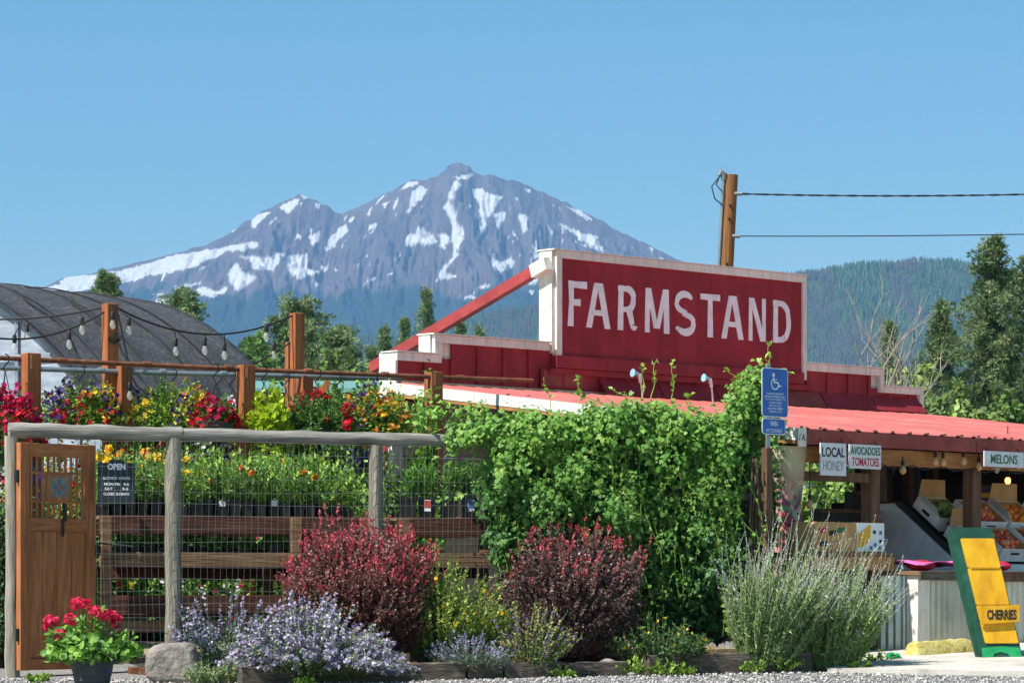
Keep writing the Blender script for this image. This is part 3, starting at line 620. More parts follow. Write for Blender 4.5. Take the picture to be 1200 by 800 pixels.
# ---- hanging signs on the porch front
NF = -V
def hang_sign(name, label, px0, px1, y0, y1, m, lines, t=TE-.06):
    s0, s1 = bs(px0, t), bs(px1, t); c = B((s0+s1)/2, t, 0); D = c.y
    z0 = EYE+(690-y1)/FPX*D; z1 = EYE+(690-y0)/FPX*D; w_ = s1-s0
    r = thing(name, label, 'sign', c+Z*z0)
    part('board', MB().box(c+Z*(z0+z1)/2, (w_, .012, z1-z0), RU), m, r, False)
    for sgn in (-1, 1):
        p = c+U*sgn*w_*.4; part('hanger', MB().tube([p+Z*(z1-.01), p+Z*(z1+.05)+V*.03], .004, 5), M['hook'], r)
    for (txt, mm, fy, fh, fw) in lines:
        text('lettering', txt, mm, r, c-V*.0062+Z*(z0+(z1-z0)*fy), U, NF, w_*fw, (z1-z0)*fh, bold=.02 if mm is not M['inkgrey'] else .0)
    return r
hang_sign('honey_sign', 'white paper sign hand-lettered LOCAL HONEY under the porch eave', 961, 991, 519, 557, M['paper'], [('LOCAL', M['ink'], .72, .30, .88), ('HONEY', M['inkgrey'], .3, .30, .8)])
hang_sign('produce_sign', 'cream sign painted AVOCADOES in green and TOMATOES in red', 995, 1032, 521, 549, M['paper'], [('AVOCADOES', M['inkgreen'], .74, .34, .93), ('TOMATOES', M['inkred'], .28, .36, .86)])
hang_sign('melons_sign', 'long white sign painted MELONS in dark green under the eave', 1153, 1199, 529, 547, M['paper'], [('MELONS', M['inkgreen'], .5, .6, .68)])

# ---- bulbs strung under the porch beam
sl_ = thing('porch_string_lights', 'string of amber bulbs hung below the wooden porch beam', 'string lights', B(.6, -5.4, 1.85))
pts = []
bul = [(953, 590, 0), (993, 540, 1), (1031, 540, 1), (1062, 550, 0), (1100, 540, 0), (1109, 541, 0), (1133, 540, 0), (1151, 546, 0), (1172, 549, 2), (1197, 545, 1)]
cable = [B(bs(px, -5.36), -5.36, 1.845+.02*math.sin(i*2.1)) for i, px in enumerate(range(950, 1240, 12))]
part('cable', MB().tube(cable, .006, 5), M['cable'], sl_)
for px, py, kd in bul:
    s_ = bs(px, -5.40); c = B(s_, -5.36, 0); z = EYE+(690-py)/FPX*c.y; c = c+Z*z
    b_ = part('bulb', MB().lathe([(.008, .04), (.02, .028), (.032, 0), (.03, -.022), (.016, -.04), (.004, -.045)][::-1], c, 12), M['warmglass'] if kd < 2 else M['bulbglass'], sl_)
    part('socket', MB().lathe([(.016, .035), (.018, .075), (.01, .085)], c, 8).tube([c+Z*.08, Vector((c.x, c.y, max(z+.12, 1.85)))], .005, 5), M['cable'], b_)
c = B(bs(1181, -4.4), -4.4, 0); z = EYE+(690-563)/FPX*c.y; c = c+Z*z
l = thing('lit_bulb', 'glowing orange bulb hanging deeper inside the porch', 'light bulb', c)
part('glass', MB().ball(c, .028, 12, 8, (1, 1, 1.3)), M['litbulb'], l); part('socket', MB().lathe([(.016, .03), (.016, .08)], c, 8).tube([c+Z*.08, c+Z*(2.35-c.z)], .005, 5), M['cable'], l)

# ================================================================== STALL: counter, display, boxes
cc = P(1078, 757, 27.0); CZ0 = gz(27.0)+.01; CZ1 = .93
ct = thing('corrugated_counter', 'counter clad in corrugated steel with worn plank top below the porch', 'counter', Vector((cc.x, cc.y, CZ0)))
C0 = Vector((cc.x, cc.y, 0))
def cf(s, t, z): return C0+U*s+V*t+Z*z
def corrug(a, b, z0, z1, out, m, pitch=.075, amp=.013):
    L = (b-a).length; n = int(L/pitch*8); d = (b-a).normalized(); mb = MB(); vs = []
    for i in range(n+1):
        p = a+d*L*i/n; o = out*amp*math.sin(2*math.pi*i/8)
        vs += [p+o+Z*z0, p+o+Z*z1, p+o-out*.003+Z*z0, p+o-out*.003+Z*z1]
    fs = []
    for i in range(n):
        q = 4*i; fs += [(q, q+4, q+5, q+1), (q+2, q+3, q+7, q+6), (q+1, q+5, q+7, q+3)]
    return mb.add(vs, fs)
part('side_cladding', corrug(cf(-.03, 1.8, 0), cf(-.03, .05, 0), CZ0, CZ1-.06, -U, M['steel'], .085, .02), M['steel'], ct)
part('front_cladding', corrug(cf(.10, 0, 0), cf(2.6, 0, 0), CZ0, CZ1-.06, -V, M['steelwarm'], .08, .02), M['steelwarm'], ct)
part('corner_flashing', MB().prism([cf(-.05, -.02, CZ0), cf(.11, -.02, CZ0), cf(.11, .0-.014, CZ0), cf(-.044, .0-.014, CZ0), cf(-.044, .11, CZ0), cf(-.05, .11, CZ0)], Z*(CZ1-.055-CZ0)), M['white'], ct, False)
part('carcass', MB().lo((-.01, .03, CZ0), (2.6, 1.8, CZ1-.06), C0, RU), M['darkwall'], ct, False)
for i, (t0, t1) in enumerate(((-.06, .2), (.205, .62), (.625, 1.2), (1.205, 1.85))):
    part('top_plank', MB().lo((-.08+.02*(i % 2), t0, CZ1-.058), (2.65, t1, CZ1-.02+.004*(i % 2)), C0, RU), M['bench'], ct, False, bevel=.004)
part('edge_plank', MB().lo((-.09, -.085, CZ1-.10), (.62, -.062, CZ1-.025), C0, RU), M['kerb'], ct, False)
part('edge_plank', MB().lo((.63, -.085, CZ1-.11), (2.6, -.062, CZ1-.03), C0, RU), M['darkpost'], ct, False)
# pink cloth with soft folds
mb = MB(); vs = []; nx, ny = 30, 12
for j in range(ny+1):
    for i in range(nx+1):
        s = -.02+1.2*i/nx; t = -.02+.5*j/ny; vs.append(cf(s, t, CZ1+.012+.035*abs(math.sin(s*5.5+t*4))+.018*math.sin(s*17+1)*math.sin(t*9)+.02))
mb.add(vs, [(j*(nx+1)+i, j*(nx+1)+i+1, (j+1)*(nx+1)+i+1, (j+1)*(nx+1)+i) for j in range(ny) for i in range(nx)])
c_ = part('tablecloth', mb, M['pink'], loc=cf(.5, .2, CZ1)); tag(c_, 'crumpled pink cloth lying on the corrugated counter', 'cloth'); sm_ = c_.modifiers.new('thick', 'SOLIDIFY'); sm_.thickness = .006
for (s0, s1) in ((.0, .16), (1.12, 1.2)):
    tag(part('red_cushion', MB().ball(cf((s0+s1)/2+.08, .12, CZ1+.03), 1, 14, 8, (.13, .10, .05)), flat('cushion_red%d' % (s0*10), 'b0203c', .7), loc=cf(s0, .1, CZ1)), 'rounded red cushion on the pink cloth '+('by the counter corner' if s0 < .5 else 'by the green display board'), 'cushion')

# sloping display rack behind the counter
DS = bs(1047, -4.35); dsp = thing('display_rack', 'sloping grey display rack holding tilted fruit boxes', 'display rack', B(DS, -4.6, gz(28)))
tF, tB = -5.12, -4.35; zF, zB = .985, 1.56
def dprof(s): return [B(s, tF, zF-.06), B(s, tF, zF), B(s, tB, zB), B(s, tB+.25, zB), B(s, tB+.25, .3), B(s, tF, .3)]
part('side_panel', MB().prism(dprof(DS), U*.03), M['panelgrey'], dsp, False)
part('side_panel', MB().prism(dprof(DS+2.9), U*.03), M['panelgrey'], dsp, False)
part('sloped_shelf', MB().prism([B(DS+.032, tF, zF-.02), B(DS+.032, tF, zF+.0), B(DS+.032, tB, zB), B(DS+.032, tB, zB-.02)], U*2.86), M['black'], dsp, False)
part('front_rail', MB().lo((DS, tF-.05, zF-.08), (DS+2.9, tF-.004, zF+.0), B0, RU), M['cardwhite'], dsp, False)
part('back_ledge', MB().lo((DS+.032, tB+.003, zB-.04), (DS+2.89, tB+.24, zB-.001), B0, RU), M['darkpost'], dsp, False)
sl_d = (B(0, tB, zB)-B(0, tF, zF)).normalized(); sl_n = U.cross(sl_d).normalized(); RS = RM(U, sl_d, sl_n)
if sl_n.z < 0: sl_n = -sl_n
def fruit(c0, w, d, n, cols, r, parent, name='fruit'):
    lv = LV()
    for k in range(n):
        p = c0+RS@Vector((random.uniform(-w, w), random.uniform(-d, d), random.uniform(0, .03)))
        q = MB().ball(p, r*random.uniform(.85, 1.1), 9, 6)
        v = np.array([tuple(x) for x in q.v]); b = lv._v(v, cbc(H(random.choice(cols), random.uniform(.85, 1.15)), len(v)))
        for f_ in q.f: (lv.T if len(f_) == 3 else lv.Q).append(np.array([[b+i for i in f_]]))
    o = lv.build(name, M['fruit'], parent); o.data.polygons.foreach_set('use_smooth', [True]*len(o.data.polygons)); return o
def fbox(name, label, s, d, w, l, h, kind, cols=None, flap=False, lift=.012, group=None, side='cardwhite'):
    """open box lying on the slope: s along the rack, d up the slope"""
    o = B(DS+s, tF, zF)+sl_d*d+sl_n*(lift); r = thing(name, label, 'box' if side != 'black' else 'crate', o, group)
    def bx(n_, lo, hi, m): return part(n_, MB().lo(lo, hi, o, RS), M[m], r, False)
    t = .008
    bx('bottom', (t, t, 0), (w-t, l-t, t), 'card'); bx('panel', (0, 0, 0), (w, t, h), side); bx('panel', (0, l-t, 0), (w, l, h), side); bx('panel', (0, t+.0005, 0), (t, l-t-.0005, h), side); bx('panel', (w-t, t+.0005, 0), (w, l-t-.0005, h), side)
    inner = 'card' if side == 'cardwhite' else 'black'
    bx('lining', (t+.001, l-t-.005, t+.001), (w-t-.001, l-t-.001, h-.002), inner); bx('lining', (w-t-.005, t+.001, t+.001), (w-t-.001, l-t-.006, h-.003), inner); bx('lining', (t+.001, t+.001, t+.001), (t+.005, l-t-.006, h-.003), inner)
    if flap:
        a = o+RS@Vector((.01, l, h)); fdir = (sl_n*.9+sl_d*.5).normalized(); part('flap', MB().prism([a, a+U*(w-.02), a+U*(w-.05)+fdir*.17, a+U*.03+fdir*.17], V*.006), M['card'], r, False)
        a = o+RS@Vector((0, .02, h)); part('flap', MB().prism([a, a+sl_d*(l-.04), a+sl_d*(l-.08)+(sl_n*.8-U*.6)*.1, a+sl_d*.04+(sl_n*.8-U*.6)*.1], U*.005), M['cardwhite'], r, False)
    for q in range(2 if side == 'cardwhite' else 0):
        bx('handle_slot', (w*.35, -.0025, h*.55), (w*.65, -.0005, h*.72), 'ink') if q == 0 else bx('handle_slot', (-.0025, l*.35, h*.5), (-.0005, l*.65, h*.7), 'ink')
    if cols: fruit(o+RS@Vector((w/2, l/2, h*.55)), w/2-.05, l/2-.045, 30, cols, .034, r); fruit(o+RS@Vector((w/2, l/2, h*.86)), w/2-.09, l/2-.08, 20, cols, .034, r)
    return r
pe = ['c8503a', 'd9744a', 'b93f38', 'e0935a']; og = ['e08426', 'd9761f', 'ea9a3a']; ap = ['8f1f2c', 'a82a35', 'c04a45']
fbox('fruit_box', 'open cardboard box with raised brown flap at the top of the rack', .12, .50, .42, .34, .15, 0, ['6f7a3a', '8a9448', '5c6a30'], True)
fbox('fruit_box', 'white box of red-orange peaches left of the right porch post', .66, .46, .44, .36, .15, 0, pe)
fbox('fruit_box', 'white box lined brown filled with bright oranges', 1.16, .46, .46, .36, .15, 0, og, True)
fbox('fruit_box', 'white box of dark red apples at the end of the rack', 1.72, .46, .44, .36, .15, 0, ap, True)
fbox('plastic_crate', 'flat black plastic crate along the rack edge beside grey panel', .01, .02, .10, .90, .05, 0, None, False, side='black')
fbox('fruit_box', 'white fruit box with open brown flap low on the rack beside the black crate', .14, .03, .40, .36, .14, 0, ap, True)
fbox('fruit_box', 'low white box with brown lining half behind the green board', .60, .03, .42, .36, .14, 0, pe, False)
fbox('fruit_box', 'low white box of peaches right of the green board', 1.10, .06, .44, .34, .14, 0, pe, False)
fbox('plastic_crate', 'black plastic crate of apples low on the rack right of the green board', 1.60, .06, .44, .34, .12, 0, ap, side='black')

# banana box on the counter's left end, plank shelf below
TB = -5.62; s0, s1 = bs(955, TB), bs(1036, TB)
zc_ = EYE+(690-646)/FPX*26.75
sh = thing('side_shelf', 'rough plank shelf on posts left of the display rack', 'shelf', B((s0+s1)/2, TB+.2, gz(26.9)))
for i in range(2): part('plank', MB().lo((s0-.25, TB-.08+i*.2, zc_-.05), (s1+.02, TB-.08+i*.2+.195, zc_-.012+.003*i), B0, RU), M['bench'], sh, False)
for a in (s0-.2, s1-.1): part('leg', MB().lo((a, TB+.05, gz(26.9)), (a+.08, TB+.13, zc_-.051), B0, RU), M['darkpost'], sh, False)
part('apron', MB().lo((s0-.25, TB-.10, zc_-.16), (s1+.02, TB-.082, zc_-.045), B0, RU), M['soffit'], sh, False)
bb = thing('banana_box', 'cardboard box printed with yellow bananas on white end panel', 'box', B((s0+s1)/2, TB+.15, zc_))
zt_ = EYE+(690-612)/FPX*26.75; o = B0
part('body', MB().lo((s0, TB, zc_-.008), (s1, TB+.28, zt_), o, RU), M['card'], bb, False, bevel=.004)
sm = s0+(s1-s0)*.60
pp = part('print_panel', MB().lo((sm, TB-.004, zc_+.003), (s1-.002, TB-.0005, zt_-.003), o, RU), M['signwhite'], bb, False)
def flatpoly(parent, name, pts, m, t=-5.006):
    t = t+5.0+TB  # pts in fractions of the print area
    part(name, MB().prism([B(s0+(s1-s0)*a, t, zc_+(zt_-zc_)*b) for a, b in pts], -V*.0015), m, parent, False)
for k in range(3):
    oy = .12+.16*k; flatpoly(pp, 'banana_print', [(.61+.004*k, .0+oy), (.68, .05+oy), (.75, .18+oy), (.795, .38+oy), (.80, .46+oy), (.77, .48+oy), (.71, .33+oy), (.65, .22+oy), (.61, .18+oy)], M['yellow'], -5.0055-.0012*k)
for a, b, m_ in ((.85, .68, 'ink'), (.94, .66, 'blue2'), (.94, .36, 'ink'), (.86, .24, 'blue2'), (.80, .14, 'blue2'), (.93, .14, 'blue2')): flatpoly(pp, 'mark', [(a-.018, b-.06), (a+.02, b-.06), (a+.02, b+.06), (a-.018, b+.06)], M[m_])
for a, b, m_ in ((.10, .7, 'inkred'), (.25, .62, 'ink'), (.36, .72, 'inkgreen'), (.12, .25, 'ink')): flatpoly(bb, 'mark', [(a-.05, b-.08), (a+.05, b-.08), (a+.06, b+.1), (a-.05, b+.08)], M[m_], -5.003)
# dark things in the depth of the stall
def inn(name, label, cat, px0, px1, y0, y1, t, m, dep=.3):
    s0, s1 = bs(px0, t), bs(px1, t); D = B((s0+s1)/2, t, 0).y; z = lambda y: EYE+(690-y)/FPX*D
    r = thing(name, label, cat, B((s0+s1)/2, t, z(y1))); w_ = s1-s0; zz0, zz1 = z(y1), z(y0)
    part('body', MB().lo((s0, t, zz0), (s1, t+dep, zz1), B0, RU), M[m], r, False, bevel=.01)
    part('rim', MB().lo((s0-.01, t-.01, zz1-.03), (s1+.01, t-.001, zz1+.006), B0, RU), M['darkpost'], r, False)
    return r, s0, s1, zz0, zz1
inn('back_table', 'long dark table deep inside the stall', 'table', 1035, 1205, 590, 690, -2.9, 'darkwall', .7)
r, a, b, c, d = inn('purple_crate', 'dark purple crate with a yellow label at the back of the stall', 'crate', 1146, 1174, 569, 589.5, -2.8, 'purple')
part('label', MB().lo((a+.06, -2.802, c+.06), (b-.06, -2.8005, c+.11), B0, RU), M['yellow'], r, False)
inn('dark_bin', 'low black produce bin on dark table left of centre post', 'bin', 1000, 1022, 576, 612, -3.6, 'black', .12); inn('dark_bin', 'long black bin below the view through to the garden', 'bin', 962, 1030, 597, 640, -4.2, 'black', .14)
s_ = bs(1043, -.1); D = B(s_, -.1, 0).y; z = EYE+(690-547)/FPX*D
tag(part('wall_ring', MB().tube([B(s_, -.06, z)+U*.12*math.cos(a)+Z*.12*math.sin(a) for a in np.linspace(0, 6.283, 25)], .018, 6), M['grey'], loc=B(s_, -.06, z-.1)), 'grey ring hanging on the dark back wall', 'ring')
for px, py, sz, lb in ((1086, 545, .12, 'small white paper pinned to the dark wall, upright'), (1110, 552, .09, 'small white card low on the dark wall')):
    s_ = bs(px, -.02); D = B(s_, 0, 0).y; z = EYE+(690-py)/FPX*D; nt_ = thing('paper_note', lb, 'note', B(s_, -.01, z)); part('sheet', MB().lo((s_-sz*.4, -.012, z-sz/2), (s_+sz*.5, -.004, z+sz/2), B0, RU), M['paper'], nt_, False)

# ---- green and yellow CHERRIES board leaning on the counter
q0 = P(1150, 775, 26.0); q0.z = gz(26.0)+.03; BX = Vector((math.cos(R(14)), math.sin(R(14)), 0)); BK = Vector((-BX.y, BX.x, 0)); lean = (BK*.26-BX*.145+Z*1.0).normalized(); NB = BX.cross(lean).normalized()
if NB.y > 0: NB = -NB
chb = thing('cherries_board', 'green and yellow board lettered CHERRIES leaning on the counter', 'sign board', q0)
def bp_(x, h, n=0): return q0+BX*x+lean*h+NB*n
Wd = .38; Hh = 1.16
def rr(x0, x1, h0, h1, r=.05, n=4):
    o = []
    for cx_, ch_, a0 in ((x1-r, h0+r, -90), (x1-r, h1-r, 0), (x0+r, h1-r, 90), (x0+r, h0+r, 180)):
        o += [(cx_+r*math.cos(R(a0+90*i/n)), ch_+r*math.sin(R(a0+90*i/n))) for i in range(n+1)]
    return o
part('frame', MB().prism([bp_(x, h, -.03) for x, h in rr(0, Wd, 0, Hh)], NB*.028), M['green'], chb)
part('back_frame', MB().prism([bp_(x-.02, h, -.075) for x, h in rr(0, Wd, .0, Hh-.01)], NB*.04), M['green'], chb)
for h0, h1, n1 in ((.80, 1.06, .012), (.47, .795, .012), (.13, .32, .012), (.325, .465, .010)):
    part('panel', MB().prism([bp_(x, h, -.001) for x, h in rr(.065, Wd-.012, h0, h1, .012, 2)], NB*n1), M['yellow'], chb)
part('hinge', MB().bar(bp_(.09, .797, .016), bp_(Wd-.03, .797, .016), .012, .012), M['yellow'], chb, False)
tp = part('text_panel', MB().prism([bp_(.05, .29, .03), bp_(Wd+.02, .31, .03), bp_(Wd+.05, .455, .06), bp_(.07, .435, .06)], NB*.02), M['yellow'], chb, False)
tn = (bp_(Wd+.02, .31, .03)-bp_(.05, .29, .03)).normalized(); tu = (bp_(.07, .435, .06)-bp_(.05, .29, .03)).normalized(); tnn = tn.cross(tu).normalized(); tn = tu.cross(tnn).normalized()
text('lettering', 'CHERRIES', M['ink'], tp, bp_((Wd+.12)/2, .372, .045)+tnn*.0205, tn, tnn, .27, .085, bold=.035)
part('foot_patch', MB().prism([bp_(x*.74, h, -.0005) for x, h in ((.02, .005), (.14, .005), (.17, .04), (.25, .055), (.33, .04), (.37, .005), (.5, .005), (.5, .09), (.28, .105), (.03, .09))], NB*.006), M['brightgreen'], chb, False)

# ---- yellow wheel stop
a = P(1068, 770, 26.25); b = P(1134, 766, 26.75); a.z = gz(a.y)+.03; b.z = gz(b.y)+.03; d = (b-a).normalized(); sx = d.cross(Z).normalized()
mb = MB(); vs = []; n = 12
for i in range(n+1):
    p = a+(b-a)*i/n; e = .02 if i in (0, n) else 0
    for x, z in ((-.10+e, 0), (.10-e, 0), (.085-e, .07), (.045, .115-e), (-.045, .115-e), (-.085+e, .07)): vs.append(p+sx*(x+random.uniform(-.006, .006))+Z*(z+random.uniform(-.006, .006)*(z > 0)))
mb.add(vs, [(i*6+k, i*6+(k+1) % 6, i*6+6+(k+1) % 6, i*6+6+k) for i in range(n) for k in range(6)]+[(5, 4, 3, 2, 1, 0), tuple(n*6+k for k in range(6))])
tag(part('wheel_stop', mb, M['kerbyellow'], loc=a), 'worn yellow concrete wheel stop at the foot of the counter', 'wheel stop')
g = P(1047, 771, 25.9); g.z = gz(g.y)+.02
bt = thing('green_bottle', 'crushed green plastic bottle lying on the ground by the sage', 'bottle', g)
part('body', MB().tube([g+Z*.035+U*-.07, g+Z*.04+U*-.02, g+Z*.03, g+Z*.035+U*.05, g+Z*.03+U*.08], [.03, .034, .022, .03, .012], 10), M['brightgreen'], bt); part('cap', MB().tube([g+Z*.03+U*.081, g+Z*.03+U*.10], .014, 8), M['signwhite'], bt)
for sgn in range(4):
    p = P(1040+sgn*9, 764-sgn*3, 26.3); p.z = gz(p.y)+.015
# ================================================================== HOOP GREENHOUSE, SHED, POLE
HA = .9365; hu = Vector((math.cos(HA), math.sin(HA), 0)); hs = Vector((math.sin(HA), -math.cos(HA), 0)); HC = Vector((-9.327, 47.08, 0)); HW, HHt, HL = 5.07, 5.21, 4.26
hoop = thing('hoop_greenhouse', 'arched hoop greenhouse under black shade cloth with white plastic end', 'greenhouse', HC+Z*.3)
def hp_(th, s, k=1.0): return HC+hs*HW*k*math.cos(th)+hu*s+Z*(.3+HHt*k*math.sin(th))
nb = 5; M['seam'] = flat('cloth_seam', '2b2c30', .9)
mb = MB(); vs = []; na, nl = 60, 32
for j in range(nl+1):
    s = -.25+(HL+.35)*j/nl; sag = -.012*abs(math.sin(math.pi*j/nl*(nb)))
    for i in range(na+1): vs.append(hp_(math.pi*i/na, s, 1.006+sag+.0025*math.sin(i*1.7+j*.6)*math.sin(j*.9)))
mb.add(vs, [(j*(na+1)+i, j*(na+1)+i+1, (j+1)*(na+1)+i+1, (j+1)*(na+1)+i) for j in range(nl) for i in range(na)])
o = part('shade_cloth', mb, M['shade'], hoop); md = o.modifiers.new('thick', 'SOLIDIFY'); md.thickness = .012
for k in range(nb+1):
    s = -.1+(HL+.1)*k/nb; part('hoop', MB().tube([hp_(math.pi*i/40, s, .994) for i in range(41)], .03, 6), M['grey'], hoop)
for k in range(nb):
    s = -.1+(HL+.1)*(k+.0)/nb; part('cloth_seam', MB().tube([hp_(math.pi*i/40, s+.10*math.sin(i*.25+k*2), 1.009) for i in range(41)], .012, 5), M['seam'], hoop)
for q, (sa, sb) in enumerate(((0.2, 3.6), (.9, 2.6), (-.1, 1.5))):  # slack folds running slantwise over the cloth
    part('cloth_fold', MB().tube([hp_(.35+.9*i/20, sa+(sb-sa)*i/20*.5+.08*math.sin(i), 1.010) for i in range(21)], .014, 5), M['seam'], hoop)
mb = MB(); vs = [HC+hu*-.05+Z*.3]
for i in range(na+1): vs.append(hp_(math.pi*i/na, -.05, .992))
mb.add(vs, [(0, i+1, i+2) for i in range(na)]); o = part('end_wall', mb, M['poly'], hoop, False)
for x in (-.75, -.5, -.25, 0, .25, .5, .75):
    h_ = HHt*math.sqrt(1-x*x)*.985; part('end_stud', MB().bar(HC+hs*HW*x+hu*-.09+Z*.3, HC+hs*HW*x+hu*-.09+Z*(.3+h_), .05, .05), M['poly'], hoop, False)
for z in (1.2, 2.2, 3.1, 3.9):
    x = math.sqrt(1-(z/HHt)**2)*.98; part('end_girt', MB().bar(HC+hs*HW*x+hu*-.13+Z*(z+.3), HC-hs*HW*x+hu*-.13+Z*(z+.3), .03, .03), M['poly'], hoop, False)

sh = thing('garden_shed', 'low shed with pale green metal roof beyond the hanging baskets', 'shed', P(385, 0, 44) + Z*(gz(44)-P(385, 0, 44).z))
c = P(385, 460, 44); c.z = 0
part('wall', MB().lo((-1.1, 0, .3), (1.0, 2.2, 3.4), c, RI), M['redtrim'], sh, False); part('fascia', MB().lo((-1.25, -.25, 3.40), (1.15, -.2, 3.55), c, RI), M['darkpost'], sh, False)
part('roof', MB().prism([c+Vector((-1.3, -.3, 3.56)), c+Vector((1.2, -.3, 3.56)), c+Vector((1.2, 2.5, 3.85)), c+Vector((-1.3, 2.5, 3.85))], (0, 0, .05)), M['greenroof'], sh, False)
part('window', MB().lo((-.5, -.03, 2.2), (.1, -.002, 2.9), c, RI), M['chalk'], sh, False)
c = P(322, 460, 52); c.z = 0; s2 = thing('small_outbuilding', 'small pale-roofed outbuilding half hidden behind the hoop greenhouse', 'shed', c+Z*gz(52))
part('wall', MB().lo((-.9, 0, .3), (.9, 2, 3.8), c, RI), M['redtrim'], s2, False); part('roof', MB().prism([c+Vector((-1.1, -.2, 3.8)), c+Vector((1.1, -.2, 3.8)), c+Vector((1.1, 2.2, 4.2)), c+Vector((-1.1, 2.2, 4.2))], (0, 0, .06)), M['greenroof'], s2, False); part('fascia', MB().lo((-1.1, -.23, 3.66), (1.1, -.202, 3.80), c, RI), M['redtrim'], s2, False)
# white house glimpsed through the stall
c = P(950, 0, 75); c.z = .3; hs_ = thing('white_house', 'small white gabled house seen through the stall opening', 'house', c)
part('wall', MB().lo((-2.6, 0, 0), (.3, 4, 2.3), c, RI), M['redtrim'], hs_, False); part('gable', MB().prism([c+Vector((-2.6, -.01, 2.3)), c+Vector((.3, -.01, 2.3)), c+Vector((-1.15, -.01, 3.6))], (0, .1, 0)), M['white'], hs_, False)
for sg_ in (-1, 1):
    a = c+Vector((-1.15, -.3, 3.7)); e = c+Vector((-1.15+sg_*1.75, -.3, 2.15)); part('roof', MB().prism([a, e, e+Vector((0, 4.5, 0)), a+Vector((0, 4.5, 0))], (0, 0, .12)), M['panelgrey'], hs_, False)
part('window', MB().lo((-1.4, -.06, 1.0), (-.8, -.012, 1.9), c, RI), M['chalk'], hs_, False)

pb = P(829, 0, 40); pb.z = gz(40); ptop = P(857, 205, 40)
pole = thing('utility_pole', 'leaning brown wooden utility pole behind the red sign', 'utility pole', pb)
d = (ptop-pb).normalized()
part('shaft', MB().tube([pb, pb+(ptop-pb)*.5, ptop], [.115, .10, .09], 10), M['pole'], pole); part('conduit', MB().tube([pb+Vector((-.11, -.05, 0)), ptop+Vector((-.105, -.05, -.05))], .022, 8), M['grey'], pole)
wh = part('weatherhead', MB().tube([ptop+Vector((-.105, -.05, -.08)), ptop+Vector((-.10, -.05, -.0)), ptop+Vector((-.14, -.06, .03)), ptop+Vector((-.17, -.06, -.02))], [.03, .045, .045, .03], 10), M['grey'], pole)
part('loop_wire', MB().tube([ptop+Vector((-.15, -.06, -.02)), ptop+Vector((-.26, -.07, -.16)), ptop+Vector((-.22, -.07, -.32)), ptop+Vector((-.12, -.08, -.4))], .009, 5).tube([ptop+Vector((-.15, -.06, -.0)), ptop+Vector((-.20, -.07, -.14)), ptop+Vector((-.13, -.08, -.22))], .009, 5), M['cable'], wh)
for f_ in (.957, .863): part('insulator', MB().tube([pb+(ptop-pb)*f_+Vector((.02, -.05, 0)), pb+(ptop-pb)*f_+Vector((.15, -.06, 0))], .028, 8), M['grey'], pole)
for f_ in (.90, .93, .8): part('bolt', MB().tube([pb+(ptop-pb)*f_+Vector((0, -.12, 0)), pb+(ptop-pb)*f_+Vector((0, -.05, 0))], .018, 6), M['hook'], pole)
def wire(name, label, a, b, sag, r, tw=0):
    n = 60; pts = []
    for i in range(n+1):
        t = i/n; p = a+(b-a)*t-Z*sag*4*t*(1-t); pts.append(p)
    rt = thing(name, label, 'wire', a); 
    if tw:
        for q in (0, 3.14): part('strand', MB().tube([p+Z*tw*math.sin(i*1.9+q)+Vector((0, tw*math.cos(i*1.9+q), 0)) for i, p in enumerate(pts)], r, 5), M['cable'], rt)
    else: part('strand', MB().tube(pts, r, 5), M['cable'], rt)
    part('clamp', MB().tube([a+Vector((.02, 0, 0)), a+(b-a)*.012-Z*.01], r*2.2, 6), M['grey'], rt); return rt
wire('service_wire', 'thick twisted black service wire running from the top of the pole', pb+(ptop-pb)*.957+Vector((.05, -.06, 0)), P(1620, 205, 40), .12, .0075, .009)
wire('service_wire', 'thin black wire attached lower on the utility pole', pb+(ptop-pb)*.863+Vector((.05, -.06, 0)), P(1620, 262, 40), .05, .0075)

# ================================================================== FENCE, GATE
fe = thing('log_fence', 'grey log rail fence with welded wire mesh along the planting bed', 'fence', fpos(203)+Z*gz(24.7))
def zr(px): return float(np.interp(px, [8, 545, 905], [2.005, 1.977, 1.95]))
def log(a, b, r0, r1, n=14, cap=True):
    pts = [a+(b-a)*i/n+Vector((random.uniform(-.006, .006), random.uniform(-.006, .006), random.uniform(-.006, .006))) for i in range(n+1)]
    return MB().tube(pts, [r0+(r1-r0)*i/n+random.uniform(-.004, .004) for i in range(n+1)], 14)
part('rail', log(fpos(10)+Z*zr(10), fpos(213)+Z*zr(213), .062, .056), M['log'], fe); part('rail', log(fpos(206)+Z*(zr(206)-.004), fpos(549)+Z*zr(549), .056, .05), M['log'], fe)
part('rail', log(fpos(560)+Z*1.55, fpos(900)+Z*1.55, .05, .05), M['log'], fe)
for px, r, top in ((14, .055, 1.96), (203, .068, 1.96), (440, .056, 1.93), (640, .056, 1.6), (780, .056, 1.6), (893, .056, 1.75)):
    p = fpos(px); part('post', log(p+Z*(gz(p.y)-.02), p+Z*top, r*1.03, r, 10), M['logv'], fe)
lv = LV(); a = fpos(113, -.075); b = fpos(900, -.075); L = (b-a).length; nv = int(L/.05)
zz = np.linspace(.12, 1.93, 9); pa = np.zeros((nv+1, 9, 3))
for i in range(nv+1):
    p = a+(b-a)*i/nv; wv = .012*np.sin(zz*3+i*.13)+.006*np.sin(i*.7)
    pa[i, :, 0] = p.x+wv; pa[i, :, 1] = p.y+.01*np.sin(zz*4+i*.21); pa[i, :, 2] = zz
lv.stems(pa, .0012, .0012, (1, 1, 1))
tt = np.linspace(0, 1, 60); ph = np.zeros((19, 60, 3))
